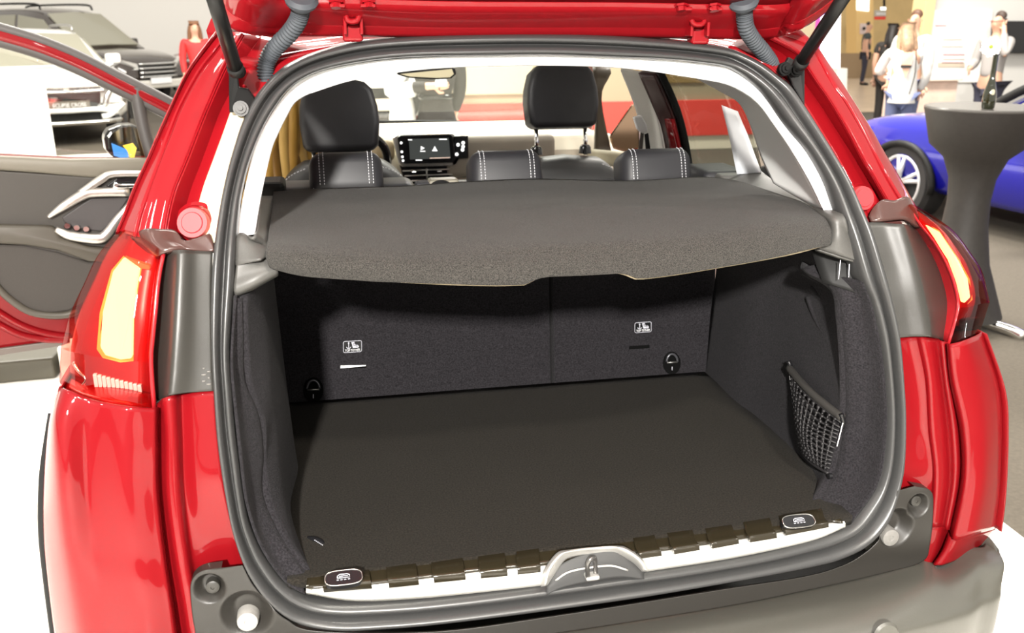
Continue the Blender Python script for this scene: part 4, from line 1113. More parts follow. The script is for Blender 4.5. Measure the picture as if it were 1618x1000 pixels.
def pr_(p):
    d = np.array(p) - CAM
    z = d @ FW
    return 809 + FPX * (d @ RT) / z, 500 - FPX * (d @ UP) / z
cols_ = [[Rws[j][i] for j in range(7)] for i in range(10)]
N = net_of(cols_, 110, 60)
bot = N[-1]
for j in range(len(N)):
    for i in range(110):
        x, y = pr_(bot[i])
        lift = np.interp(x, [828, 856, 905, 980, 1005], [0, .014, .016, .014, 0]) * max(0, (j - 48) / 11.0)
        N[j][i] = N[j][i] + np.array([0, 0, lift])
        # shallow raised oval in the middle of the shelf
        xx, yy = pr_(N[j][i])
        e = ((xx - 960) / 370) ** 2 + ((yy - 372) / 34) ** 2
        tt = max(0, min(1, (1.5 - e) * 1.2)); tt = tt * tt * (3 - 2 * tt)
        N[j][i] = N[j][i] + np.array([0, 0, .007 * tt * max(0, min(1, (52 - j) / 14))])
V = [p for r in N for p in r]
mesh('parcel_shelf', V, gridfaces(60, 110), SHELFM, None, solid=.012, label='speckled grey fabric parcel shelf spanning the car boot below the rear headrests')
shelf_o = props(bpy.data.objects['parcel_shelf'], cat='shelf')
tube('shelf_edge', [p + np.array([0, -.001, -.003]) for p in N[-1]], .0022, mat('beige_shelf_edge', (.24, .20, .13), .8), shelf_o, seg=6, label='pale beige rim along the rear edge')

netA, netB, netC, netD = at(1246, 580, .37), at(1331, 660, .16), at(1309, 748, .14), at(1263, 708, .27)
net = thing('cargo_net', atz(1285, 745, .6), 'black triangular cargo net on the right boot wall', 'net')
def npt(u, v):
    a = netA + (netB - netA) * u
    b = netD + (netC - netD) * u
    p = a + (b - a) * v
    bul = .03 * math.sin(math.pi * u) * math.sin(math.pi * min(1, v * .8 + .1))
    return p + np.array([-bul, -bul * .4, 0])
cords = []
for i in range(1, 12):
    cords.append(tube_data(spline([npt(i / 12 + .012 * math.sin(7 * v + i), v) for v in np.linspace(0, 1, 7)], 14), .0019, 5))
for j in range(1, 13):
    cords.append(tube_data(spline([npt(u, j / 13 + .018 * math.sin(6 * u + j)) for u in np.linspace(0, 1, 7)], 14), .0019, 5))
for i in range(11):
    for j in range(12):
        cords.append(tube_data([npt((i + 1) / 12 - .01, (j + 1) / 13), npt((i + 1) / 12 + .014, (j + 1) / 13 + .02)], .0036, 5))
join('net_mesh', cords, mat('net_cord', (.012, .011, .012), .6), net, kind='stuff')
tube('net_hem', [npt(u, 0) for u in np.linspace(0, 1, 6)], .008, mat('net_elastic', (.020, .018, .016), .8), net, n=20)
tube('net_hem', [npt(u, 1) for u in np.linspace(0, 1, 6)], .003, MATS['net_cord'], net, n=20)
tube('edge_cord', [npt(0, v) for v in np.linspace(0, 1, 6)], .0013, PRINTW, net, n=16, label='pale cord along the front edge')
tube('edge_cord', [npt(1.02, v) for v in np.linspace(.05, .5, 5)], .0010, PRINTW, net, n=12)
tube('net_hook', [at(1246, 570, .37), at(1249, 580, .365), at(1247, 592, .37)], .005, BLACK, net, n=10)
tube('net_hook', [at(1329, 654, .16), at(1332, 666, .158), at(1330, 676, .16)], .005, BLACK, net, n=10)
lathe('net_stud', at(1311, 752, .135), [(0, -.004), (.006, -.003), (.006, .004), (0, .006)], BLACK, net, axis=(1, 0, 0), seg=12)

# ------------------------------------------------------------------ the hall around the car
FL0 = -.12
def ground(x, Y, z=FL0):                # a spot on the floor under image column x at depth Y
    p = at(x, 200, Y)
    return np.array([p[0], Y, z])

class Frame:
    def __init__(s, loc, ang):
        s.o, s.R = np.array(loc, float), rotz(ang)
    def __call__(s, x, y, z):
        return s.o + s.R @ np.array([x, y, z], float)

TINT = mat('dark_window', (.03, .03, .028), .06, 0, 0)
PALEWIN = mat('pale_window', (.26, .25, .19), .08, 0, .5)
TYRE = mat('tyre_rubber', (.022, .021, .022), .7)
ALLOY = mat('silver_alloy', (.80, .80, .84), .3, .6)
PEARL = mat('pearl_white_paint', (.88, .88, .86), .25, 0, 1)
def motor(name, label, loc, ang, paint, sc=(1, 1, 1), win=TINT, wheel_seg=28, spokes=5, group=None, cabx=0.0, cabz=1.0):
    f0 = Frame(loc, ang)
    f = lambda x, y, z: f0(x * sc[0], y * sc[1], z * sc[2])
    root = thing(name, loc, label, 'car', group)
    st = [(-2.28, .55, .95, .70), (-2.2, .42, 1.03, .84), (-1.5, .30, 1.07, .91), (-.4, .27, 1.06, .92), (.6, .27, 1.04, .92), (1.25, .30, 1.02, .92), (1.75, .33, .98, .89), (2.12, .36, .90, .82), (2.27, .42, .78, .74), (2.30, .50, .70, .68)]
    rows = []
    for x, zl, zt, hw in st:
        sec = [(-hw * .86, zl), (-hw * .97, zl + .08), (-hw, (zl + zt) / 2 - .02), (-hw * .985, zt - .14), (-hw * .92, zt - .03), (-hw * .7, zt + .01), (0, zt + .035)]
        sec = sec + [(-y, z) for y, z in sec[-2::-1]]
        rows.append([f(x, y, z) for y, z in sec])
    R2 = [spline(c, 33) for c in zip(*rows)]
    V = [p for c in R2 for p in c]
    F = gridfaces(len(R2), 33)
    n = len(R2)
    F.append(tuple(j * 33 for j in range(n))); F.append(tuple(j * 33 + 32 for j in range(n))[::-1])
    mesh('body_shell', V, F, paint, root)
    cab = [(-2.15, 1.02, .80, .78), (-1.98, 1.58, .80, .62), (-1.2, 1.68, .84, .64), (-.2, 1.69, .85, .65), (.28, 1.62, .85, .64), (.75, 1.34, .85, .72), (1.22, 1.03, .84, .80)]
    rows = []
    for x, zt, wb, wt in cab:
        zb = 1.0
        zt = zb + (zt - zb) * cabz
        sec = [(-wb, zb), (-(wb + wt) / 2 - .01, (zb + zt) / 2), (-wt, zt - .05 * (zt - zb)), (-wt * .8, zt + .01), (0, zt + .03)]
        sec = sec + [(-y, z) for y, z in sec[-2::-1]]
        rows.append([f(x + cabx, y, z) for y, z in sec])
    R2 = [spline(c, 25) for c in zip(*rows)]
    mesh('cabin', [p for c in R2 for p in c], gridfaces(len(R2), 25), paint, root)
    def yw(z):
        return .852 - (z - 1.0) / .66 * .20 + .012
    for s in (-1, 1):
        for P in ([(.98, 1.09), (.36, 1.52), (-.30, 1.60), (-.30, 1.09)], [(-.38, 1.09), (-.38, 1.60), (-1.15, 1.59), (-1.22, 1.09)], [(-1.30, 1.10), (-1.24, 1.57), (-1.75, 1.52), (-1.92, 1.14)]):
            prism('side_window', [f(x + cabx, s * yw(z), 1 + (z - 1) * cabz) for x, z in P], f(0, -s * .02, 0) - f(0, 0, 0), win, root)
        tube('roof_bar', [*[f(x + cabx, s * .58, 1 + (z - 1) * cabz) for x, z in ((-1.7, 1.70), (-1.5, 1.77), (0, 1.78), (.2, 1.69))]], .02, BLACKM if paint is not PEARL else STEEL, root, n=14)
        prism('headlight', [f(x, s * y, z) for x, y, z in ((2.315, .42, .80), (2.22, .72, .88), (2.02, .88, .90), (2.06, .90, .78), (2.25, .74, .70), (2.325, .44, .72))], f(-.06, 0, 0) - f(0, 0, 0), mat('headlight_glass', (.7, .7, .68), .1, .5), root)
        cushion('wing_mirror', f(.72 + cabx, s * 1.0, 1.13), (.12, .22, .15), paint, root, .04, f0.R)
        for x in (-1.36, 1.38):
            w = lathe('wheel', f(x, s * .80, .345), [(0, .06), (.2, .06), (.235, .10), (.25, .115), (.31, .12), (.345, .08), (.345, -.1), (0, -.1)], TYRE, root, seg=wheel_seg, axis=f0.R @ np.array([0, s, 0]))
            ctr = f(x, s * .905, .345)
            ax = f0.R @ np.array([1, 0, 0.0]); az = np.array([0, 0, 1.0]); ay = f0.R @ np.array([0, s, 0.0])
            tube('rim', [ctr + .228 * (ax * math.cos(a) + az * math.sin(a)) for a in np.linspace(0, 2 * math.pi, 28, False)], .016, ALLOY, w, closed=True, seg=8)
            sp_parts = []
            for k in range(spokes):
                a = 2 * math.pi * k / spokes + .3
                for dd in (-.16, .16):
                    d0 = ax * math.cos(a) + az * math.sin(a)
                    d1 = ax * math.cos(a + dd) + az * math.sin(a + dd)
                    sp_parts.append(tube_data([ctr + ay * .012 + d0 * .03, ctr + ay * .004 + d1 * .22], [.020, .017], 8))
            join('spokes', sp_parts, ALLOY, w)
            lathe('hub', ctr, [(0, .02), (.04, .018), (.045, 0), (0, 0)], ALLOY, w, axis=ay, seg=16)
            tube('wheel_arch', [f(x + .40 * math.cos(a), s * .925, .345 + .40 * math.sin(a)) for a in np.linspace(-.15, math.pi + .15, 16)], .03, BLACKM, root)
    prism('windscreen', [f(x + cabx, y, 1 + (z - 1) * cabz) for x, y, z in ((1.17, -.70, 1.075), (1.20, 0, 1.09), (1.17, .70, 1.075), (.38, .60, 1.60), (.36, 0, 1.63), (.38, -.60, 1.60))], f(.015, 0, .02) - f(0, 0, 0), win, root)
    prism('grille', [f(2.325, y, z) for y, z in ((-.44, .80), (.44, .80), (.42, .60), (.34, .50), (-.34, .50), (-.42, .60))], f(-.05, 0, 0) - f(0, 0, 0), BLACK, root)
    return root, f, f0

# white SUV facing the camera
h = math.radians(-66)
fr_c = ground(112, 12.2)
wl = fr_c - 2.3 * np.array([math.cos(h), math.sin(h), 0])
suv, f, f0 = motor('sport_utility_vehicle', 'white SUV with dark grille and plate, nearest car behind the open red door', wl, h, PEARL, (1, 1, .97), PALEWIN, cabz=.80)
for z in (.83, .76):
    tube('grille_bar', [f(2.36, -.52, z), f(2.39, 0, z - .01), f(2.36, .52, z)], .026, CHROME, suv, n=14)
lathe('grille_badge', f(2.40, 0, .79), [(0, .02), (.05, .02), (.06, 0), (0, 0)], CHROME, suv, axis=f0.R @ np.array([1, 0, 0]), seg=3)
for s in (-1, 1):
    tube('grille_blade', [f(2.32, s * .62, .84), f(2.37, s * .50, .66), f(2.38, s * .46, .56), f(2.38, s * .38, .50)], [.03, .04, .04, .03], CHROME, suv, n=18)
    tube('grille_blade', [f(2.30, s * .72, .56), f(2.37, s * .52, .42), f(2.38, s * .40, .40)], .035, PEARL, suv, n=14)
    lathe('fog_lamp', f(2.27, s * .70, .62), [(0, .03), (.06, .02), (.08, 0), (0, 0)], CHROME, suv, axis=f0.R @ np.array([1, 0, 0]), seg=16)
tube('bumper_bar', [f(2.33, -.62, .44), f(2.40, -.40, .50), f(2.42, 0, .50), f(2.40, .40, .50), f(2.33, .62, .44)], .035, PEARL, suv, n=24)
prism('lower_intake', [f(2.36, y, z) for y, z in ((-.46, .46), (.46, .46), (.42, .36), (-.42, .36))], f(-.05, 0, 0) - f(0, 0, 0), BLACKM, suv)
tube('skid_bar', [f(2.34, -.66, .34), f(2.42, -.4, .33), f(2.43, 0, .33), f(2.42, .4, .33), f(2.34, .66, .34)], .035, CHROME, suv, n=24)
pl = box('number_plate', f(2.42, 0, .575), (.02, .52, .11), mat('dark_plate', (.13, .11, .09), .4), suv, f0.R)
text('plate_words', 'ECLIPSE CROSS', f(2.433, 0, .575), .072, f0.R @ np.array([0, 1, 0]), (0, 0, 1), PRINTW, pl, squash=.86)

# dark SUV behind
h = math.radians(-37)
fc = ground(252, 17.5)
suv2, f, f0 = motor('sport_utility_vehicle', 'black SUV with chrome barred grille behind the white one', fc - 2.3 * np.array([math.cos(h), math.sin(h), 0]), h, mat('black_paint', (.035, .025, .02), .2, 0, 1), (1.04, 1.02, 1.10), PALEWIN)
for k in range(4):
    tube('grille_bar', [f(2.36, -.44, .80 - k * .07), f(2.38, 0, .80 - k * .07), f(2.36, .44, .80 - k * .07)], .018, CHROME, suv2, n=8)
box('bumper_panel', f(2.30, 0, .46), (.14, 1.3, .16), mat('bright_bumper', (.8, .78, .72), .3, .4), suv2, f0.R, bevel=.03)
box('number_plate', f(2.40, 0, .52), (.02, .5, .11), PRINTW, suv2, f0.R)
# red car at the far left
h = math.radians(-150)
motor('red_car', 'red car beyond the black SUV, half hidden by the red pillar', ground(280, 21.0) - 2.2 * np.array([math.cos(h), math.sin(h), 0]), h, RED, (.95, .98, .95))
# silver car seen through the windscreen
h = math.radians(-84)
fc = ground(612, 9.5)
suv3, f, f0 = motor('silver_car', 'pale silver car with number plate seen through the windscreen', fc - 2.3 * np.array([math.cos(h), math.sin(h), 0]), h, mat('silver_paint', (.34, .33, .30), .25, .3, 1), (1, .98, 1.16))
box('number_plate', f(2.36, -.02, .62), (.02, .34, .13), mat('tan_plate', (.55, .45, .33), .5), suv3, f0.R)
tube('grille_bar', [f(2.35, -.5, .80), f(2.38, 0, .80), f(2.35, .5, .80)], .02, CHROME, suv3, n=8)
box('red_strip', f(2.33, 0, .43), (.04, .8, .05), RED, suv3, f0.R)
# blue car at the right
h = math.radians(100)
wc = ground(1447, 5.80)
hx, hl = np.array([math.cos(h), math.sin(h), 0]), np.array([-math.sin(h), math.cos(h), 0])
BLUE = mat('vivid_blue_paint', (.008, .007, .30), .22, .2, 1)
blu, f, f0 = motor('blue_car', 'bright blue hatchback with silver five spoke wheel behind the high table', wc - 1.38 * hx * .95 - .80 * hl * .97, h, BLUE, (.95, .97, .84), PALEWIN, 40, cabx=-.45)
tube('pillar_strip', [f(.75, .85, 1.06), f(.33, .78, 1.36), f(-.15, .67, 1.62)], .035, BLACKM, blu, n=10)
tube('roof_edge', [f(.73, .80, 1.10), f(.29, .74, 1.40), f(-.17, .64, 1.66), f(-1.0, .65, 1.70)], .03, BLUE, blu, n=14)
lathe('brake_disc', f(1.38, .84, .345), [(0, .0), (.15, .0), (.15, -.02), (0, -.02)], STEEL, blu, axis=f0.R @ np.array([0, 1, 0]))

# white display box, door strip
p = ground(52, 8.0, 0)
wb = thing('display_box', (p[0] - .4, 8.3, 0), 'plain white display box with a green mark, left of the white SUV', 'display box')
zt_ = at(50, 125, 8.0)[2]
box('box_body', (p[0] - .45, 8.3, zt_ / 2), (.9, .6, zt_), mat('white_laminate', (.9, .9, .88), .5), wb)
prism('green_mark', [at(x, y, 7.994) for x, y in ((10, 184), (14, 182), (33, 182), (33, 184))], (0, .004, 0), mat('green_print', (.10, .62, .28), .5), wb)
p0, p1 = atz(-60, 612, 0), atz(88, 598, 0)
pn = thing('floor_plinth', (p0[0], p0[1], 0), 'low grey-olive plinth under the open red door', 'plinth')
prism('plinth_body', [p0 + (0, 0, 0), p1, p1 + np.array([.05, .55, 0]), p0 + np.array([.05, .55, 0])], (0, 0, .10), mat('olive_grey_plinth', (.06, .055, .038), .4), pn, bevel=.01)
box('plinth_end', p1 + np.array([.05, .2, .07]), (.05, .4, .14), PLATM, pn)

# display wall seen through the cabin windows
dw = thing('display_wall', (3.0, 10.2, FL0), 'cream display wall with red lower band, behind the red car', 'display wall')
box('wall_panel', (3.35, 10.3, 1.55), (5.3, .2, 2.2), mat('cream_wall', (.30, .25, .165), .6), dw)
box('red_band', (3.35, 10.24, .30), (5.3, .22, .46), mat('coral_red_band', (.70, .06, .045), .5), dw)
box('wall_foot', (3.35, 10.26, -.02), (5.3, .2, .19), mat('cream_foot', (.7, .62, .5), .6), dw)
box('panel_frame', (1.62, 10.19, .90), (1.1, .03, .52), mat('cream_frame', (.40, .34, .23), .5), dw)
box('panel_frame', (4.0, 10.19, .95), (1.0, .03, .40), mat('ochre_panel', (.22, .14, .05), .5), dw)

# right side: stand wall, poster, television, lightbox, column and signs
wr0 = ground(1446, 11.0)
box('wall_right', (wr0[0] + 5, 11.1, 2.9), (10, .2, 6.1), mat('stand_wall_white', (.62, .61, .59), .7), None, kind='structure')
box('trim_2', (wr0[0] - .09, 11.05, 2.9), (.16, .3, 6.1), mat('gold_edge', (.72, .55, .28), .5), None, kind='structure')
po = thing('wall_poster', at(1500, 100, 10.95), 'white wall poster with blue cut-out stripe and faint lines of text', 'poster')
prism('poster_sheet', [at(x, y, 10.98) for x, y in ((1456, 16), (1568, 16), (1560, 130), (1455, 130))], (0, .01, 0), mat('poster_white', (.92, .91, .88), .6), po)
prism('blue_stripe', [at(x, y, 10.97) for x, y in ((1458, 50), (1467, 50), (1467, 56), (1461, 60), (1461, 74), (1465, 76), (1465, 82), (1460, 86), (1458, 100), (1463, 108), (1462, 122), (1452, 122))], (0, .008, 0), mat('poster_blue', (.06, .25, .85), .6), po)
for y, a, b, c_ in ((39, 1478, 1496, 'rose_ink'), (61, 1490, 1520, 'pale_ink'), (72, 1488, 1522, 'pale_ink'), (85, 1490, 1524, 'rose_ink'), (92, 1490, 1524, 'pale_ink'), (98, 1488, 1522, 'rose_ink')):
    prism('text_line', [at(x, yy, 10.97) for x, yy in ((a, y), (b, y), (b, y + 2), (a, y + 2))], (0, .006, 0), mat(c_, {'rose_ink': (.55, .30, .34), 'pale_ink': (.6, .56, .52)}[c_], .6), po)
prism('poster_photo', [at(x, yy, 10.97) for x, yy in ((1482, 99), (1524, 99), (1524, 106), (1482, 106))], (0, .006, 0), mat('tan_ink', (.62, .52, .42), .6), po)
for x, y in ((1466, 66), (1470, 63)):
    lathe('poster_dot', at(x, y, 10.97), [(0, 0), (.012, 0), (.012, .006), (0, .006)], mat('red_ink', (.6, .12, .10), .6), po, axis=(0, -1, 0), seg=10)
tv = thing('television', at(1620, 84, 10.9), 'large black wall television at the right edge', 'television')
prism('screen', [at(x, y, 10.86) for x, y in ((1570, 33), (1690, 33), (1690, 84), (1570, 84))], (0, .06, 0), BLACK, tv, bevel=.01)
prism('screen_reflection_panel', [at(x, y, 10.855) for x, y in ((1574, 37), (1588, 37), (1588, 66), (1574, 64))], (0, .004, 0), mat('navy_screen', (.02, .012, .09), .2), tv)
lb = thing('light_column', ground(1308, 14), 'tall white lit column with magenta stripe left of the corridor', 'light column')
prism('lit_face', [at(x, y, 14.0) for x, y in ((1296, -40), (1329, -40), (1327, 158), (1293, 158))], (0, .5, 0), mat('lit_white', (1, 1, 1), .5, emit=((.93, .88, 1), 1.0)), lb)
prism('magenta_face', [at(x, y, 13.98) for x, y in ((1284, -40), (1297, -40), (1295, 150), (1280, 150))], (0, .45, 0), mat('magenta_print', (.75, .10, .48), .5), lb)
wbx = thing('white_stand', ground(1333, 13.6), 'low white block at the foot of the lit column', 'stand')
prism('block', [at(x, y, 13.4) for x, y in ((1322, 108), (1339, 108), (1337, 196), (1320, 196))], (0, .4, 0), PLATM, wbx)
cm = thing('corridor_column', ground(1366, 26), 'square ochre column with a bright panel in the corridor', 'column')
prism('shaft', [at(x, y, 26) for x, y in ((1353, -60), (1380, -60), (1380, 116), (1353, 116))], (0, .6, 0), mat('ochre_column', (.80, .56, .24), .6), cm)
prism('lit_panel', [at(x, y, 25.97) for x, y in ((1354, -20), (1374, -20), (1373, 18), (1354, 16))], (0, .04, 0), mat('lit_panel_white', (1, 1, .95), .5, emit=((1, .98, .9), 1.3)), cm)
prism('small_sign', [at(x, y, 25.97) for x, y in ((1359, 37), (1372, 37), (1372, 54), (1359, 54))], (0, .03, 0), mat('lilac_sign', (.72, .6, .58), .6), cm)
lathe('sign_dot', at(1365, 45, 25.95), [(0, 0), (.05, 0), (.05, .02), (0, .02)], BLACKM, cm, axis=(0, -1, 0), seg=12)
sb = thing('notice_board', at(1346, 65, 33.8), 'dark blue notice board with white lines at the corridor', 'sign')
prism('board', [at(x, y, 33.9) for x, y in ((1340, 40), (1352, 39), (1351, 66), (1339, 66))], (0, .1, 0), mat('navy_board', (.015, .02, .06), .4), sb)
for y in (43, 48, 53, 58):
    prism('board_line', [at(x, yy, 33.87) for x, yy in ((1342, y), (1350, y), (1350, y + 2), (1342, y + 2))], (0, .03, 0), mat('pale_board_line', (.5, .56, .62), .5), sb)
sg = thing('hanging_sign', at(1391, 30, 24), 'small hanging sign, white letters over a red base', 'sign')
prism('sign_face', [at(x, y, 24) for x, y in ((1383, 16), (1400, 16), (1400, 26), (1383, 26))], (0, .06, 0), mat('grey_sign', (.45, .43, .38), .5), sg)
prism('sign_base', [at(x, y, 24) for x, y in ((1383, 26), (1400, 26), (1399, 31), (1383, 31))], (0, .06, 0), mat('sign_red', (.75, .05, .03), .5), sg)
for k in range(5):
    prism('sign_mark', [at(x, y, 23.97) for x, y in ((1385 + 3 * k, 20), (1387 + 3 * k, 20), (1387 + 3 * k, 24), (1385 + 3 * k, 24))], (0, .02, 0), PRINTW, sg)
prism('sign_lamp', [at(x, y, 24) for x, y in ((1393, 11), (1400, 11), (1400, 16), (1393, 16))], (0, .06, 0), LIT, sg)
prism('sign_hanger', [at(x, y, 24.02) for x, y in ((1396, -60), (1399, -60), (1399, 12), (1396, 12))], (0, .03, 0), BLACKM, sg)
br = thing('corridor_barrier', ground(1366, 24), 'long brown barrier panel along the corridor', 'barrier')
prism('panel', [at(x, y, 24.3) for x, y in ((1326, 84), (1470, 84), (1470, 122), (1326, 130))], (0, .06, 0), mat('brown_panel', (.30, .21, .12), .6), br)

# counter with leaflets
c0_, c1_ = at(1438, 128, 10.0), at(1517, 128, 10.0)
ct = thing('counter', (c0_[0] + .3, 10.3, FL0), 'pale pink wood grain counter between the woman and the man', 'counter')
zt2 = c0_[2]
PINKW = mat('pale_pink_wood', (.80, .60, .50), .5, 0, 0, (6, .12))
box('counter_body', ((c0_[0] + c1_[0]) / 2, 10.3, (zt2 + FL0) / 2), (c1_[0] - c0_[0] - .06, .6, zt2 - FL0), PINKW, ct)
box('counter_top', ((c0_[0] + c1_[0]) / 2, 10.28, zt2 + .015), (c1_[0] - c0_[0], .68, .03), mat('pale_top', (.90, .74, .62), .4), ct)
lathe('counter_mark', at(1450, 143, 9.99), [(0, 0), (.04, 0), (.04, .006), (0, .006)], mat('mauve_ink', (.4, .28, .34), .6), ct, axis=(0, -1, 0), seg=10)
for i, (x, c_) in enumerate(((1470, 'pale_ink'), (1492, 'sky_ink'), (1482, 'tan_ink'))):
    p = atz(x, 121, zt2 + .03)
    b = box('leaflet', (p[0] + .12 * i, 10.12 + .16 * i, zt2 + .036), (.20, .14, .010), mat(c_, (.45, .65, .85), .6), None, rotz(.2 * i), bevel=.001)
    props(b, 'thin leaflet on the pink counter, ' + ('leftmost of three', 'pale blue, rightmost of three', 'tan, middle of three')[i], 'leaflet', 'leaflets on the counter')

# black stretch-covered high table, bottle and gerbera
tc = ground(1549, 3.0)
kx = np.linalg.norm(at(1550, 168, 3.0) - at(1549, 168, 3.0))
zt3 = at(1549, 172, 3.0)[2]
tb = thing('high_table', tc, 'round high table in a black stretch cover with steel foot', 'table')
COVER = mat('black_stretch_cover', (.018, .015, .013), .62, 0, 0, (40, .15))
hh3 = zt3 - FL0
lathe('table_cover', tc, [(0, .06), (.26, .06), (.25, .09), (.155, .35), (.118, .55), (.108, .70), (.118, .82), (.16, .93), (.24, 1.0), (.285, hh3 - .015), (.29, hh3), (0, hh3)], COVER, tb, seg=48)
lathe('table_top', (tc[0], tc[1], zt3), [(0, 0), (.288, 0), (.290, .008), (.285, .014), (0, .014)], mat('dark_table_top', (.08, .075, .07), .25), tb, seg=48)
for k in range(4):
    a = math.pi / 2 * k + .5
    d = np.array([math.cos(a), math.sin(a), 0])
    tube('table_foot', [tc + d * .05 + np.array([0, 0, .05]), tc + d * .30 + np.array([0, 0, .035]), tc + d * .40 + np.array([0, 0, .012])], [.03, .03, .035], CHROME, tb, n=10, seg=12)
bc = at(1562, 162, 2.86); bc[2] = zt3 + .014
bt = thing('bottle_vase', bc, 'dark green glass bottle used as a vase on the high table', 'vase')
s_ = np.linalg.norm(at(1562, 85, 2.86) - at(1562, 162, 2.86)) / .27
lathe('bottle', bc, [(0, 0), (.026, 0), (.031, .006), (.033, .04), (.031, .08), (.022, .12), (.014, .155), (.0125, .21), (.0125, .262), (.015, .264), (.015, .275), (0, .275)], mat('dark_green_glass', (.012, .014, .004), .06, 0, 1), bt, seg=28)
prism('bottle_print', [bc + np.array([-.01 + .0 * i, -.034, .085]) + np.array([math.cos(a) * .010, 0, math.sin(a) * .014]) for a in np.linspace(0, 6.28, 10, False) for i in (0,)], (0, .003, 0), mat('pale_bottle_print', (.6, .55, .4), .5), bt)
fc_ = at(1566, 74, 2.84)
fw = thing('gerbera_flower', (fc_[0], fc_[1], bc[2] + .25), 'white gerbera with green centre standing in the bottle', 'flower')
nrm = CAM - fc_; nrm[2] += .25; nrm /= np.linalg.norm(nrm)
aa = np.cross(nrm, [0, 0, 1.0]); aa /= np.linalg.norm(aa); bb = np.cross(aa, nrm)
PET = mat('white_petal', (.92, .92, .88), .6)
for k in range(18):
    a = 2 * math.pi * k / 18
    d = aa * math.cos(a) + bb * math.sin(a); e = -aa * math.sin(a) + bb * math.cos(a)
    L = .044 + .004 * ((k * 7) % 3)
    prism('petal', [fc_ + d * .008 + e * .003, fc_ + d * L * .6 + e * .008 + nrm * .004, fc_ + d * L * .92 + e * .006, fc_ + d * L, fc_ + d * L * .92 - e * .006, fc_ + d * L * .6 - e * .008 + nrm * .004, fc_ + d * .008 - e * .003], nrm * (.002 + .0015 * (k % 2)), PET, fw)
lathe('flower_centre', fc_, [(0, .012), (.007, .010), (.010, .004), (.010, -.002), (0, -.002)], mat('green_centre', (.28, .34, .03), .7), fw, axis=nrm, seg=16)
tube('stem', [fc_ - nrm * .004, fc_ - nrm * .02 + np.array([0, 0, -.03]), np.array([bc[0], bc[1], bc[2] + .27]), np.array([bc[0], bc[1], bc[2] + .2])], .003, mat('stem_green', (.12, .25, .04), .6), fw, n=12)

# ------------------------------------------------------------------ people
def skin_mesh(name, J, E, m, parent, sub=2):
    me = bpy.data.meshes.new(name)
    bm = bmesh.new()
    lay = bm.verts.layers.skin.verify()
    keys = list(J)
    vs = {}
    for k in keys:
        p, r = J[k]
        v = bm.verts.new([float(c) for c in p])
        v[lay].radius = (r, r) if not isinstance(r, tuple) else r
        vs[k] = v
    vs[keys[0]][lay].use_root = True
    for a, b in E:
        bm.edges.new((vs[a], vs[b]))
    bm.to_mesh(me)
    bm.free()
    me.materials.append(m)
    o = bpy.data.objects.new(name, me)
    COL.objects.link(o)
    own(o, parent)
    md = o.modifiers.new('skin', 'SKIN')
    md.use_smooth_shade = True
    sb = o.modifiers.new('sub', 'SUBSURF')
    sb.levels = sb.render_levels = sub
    return o

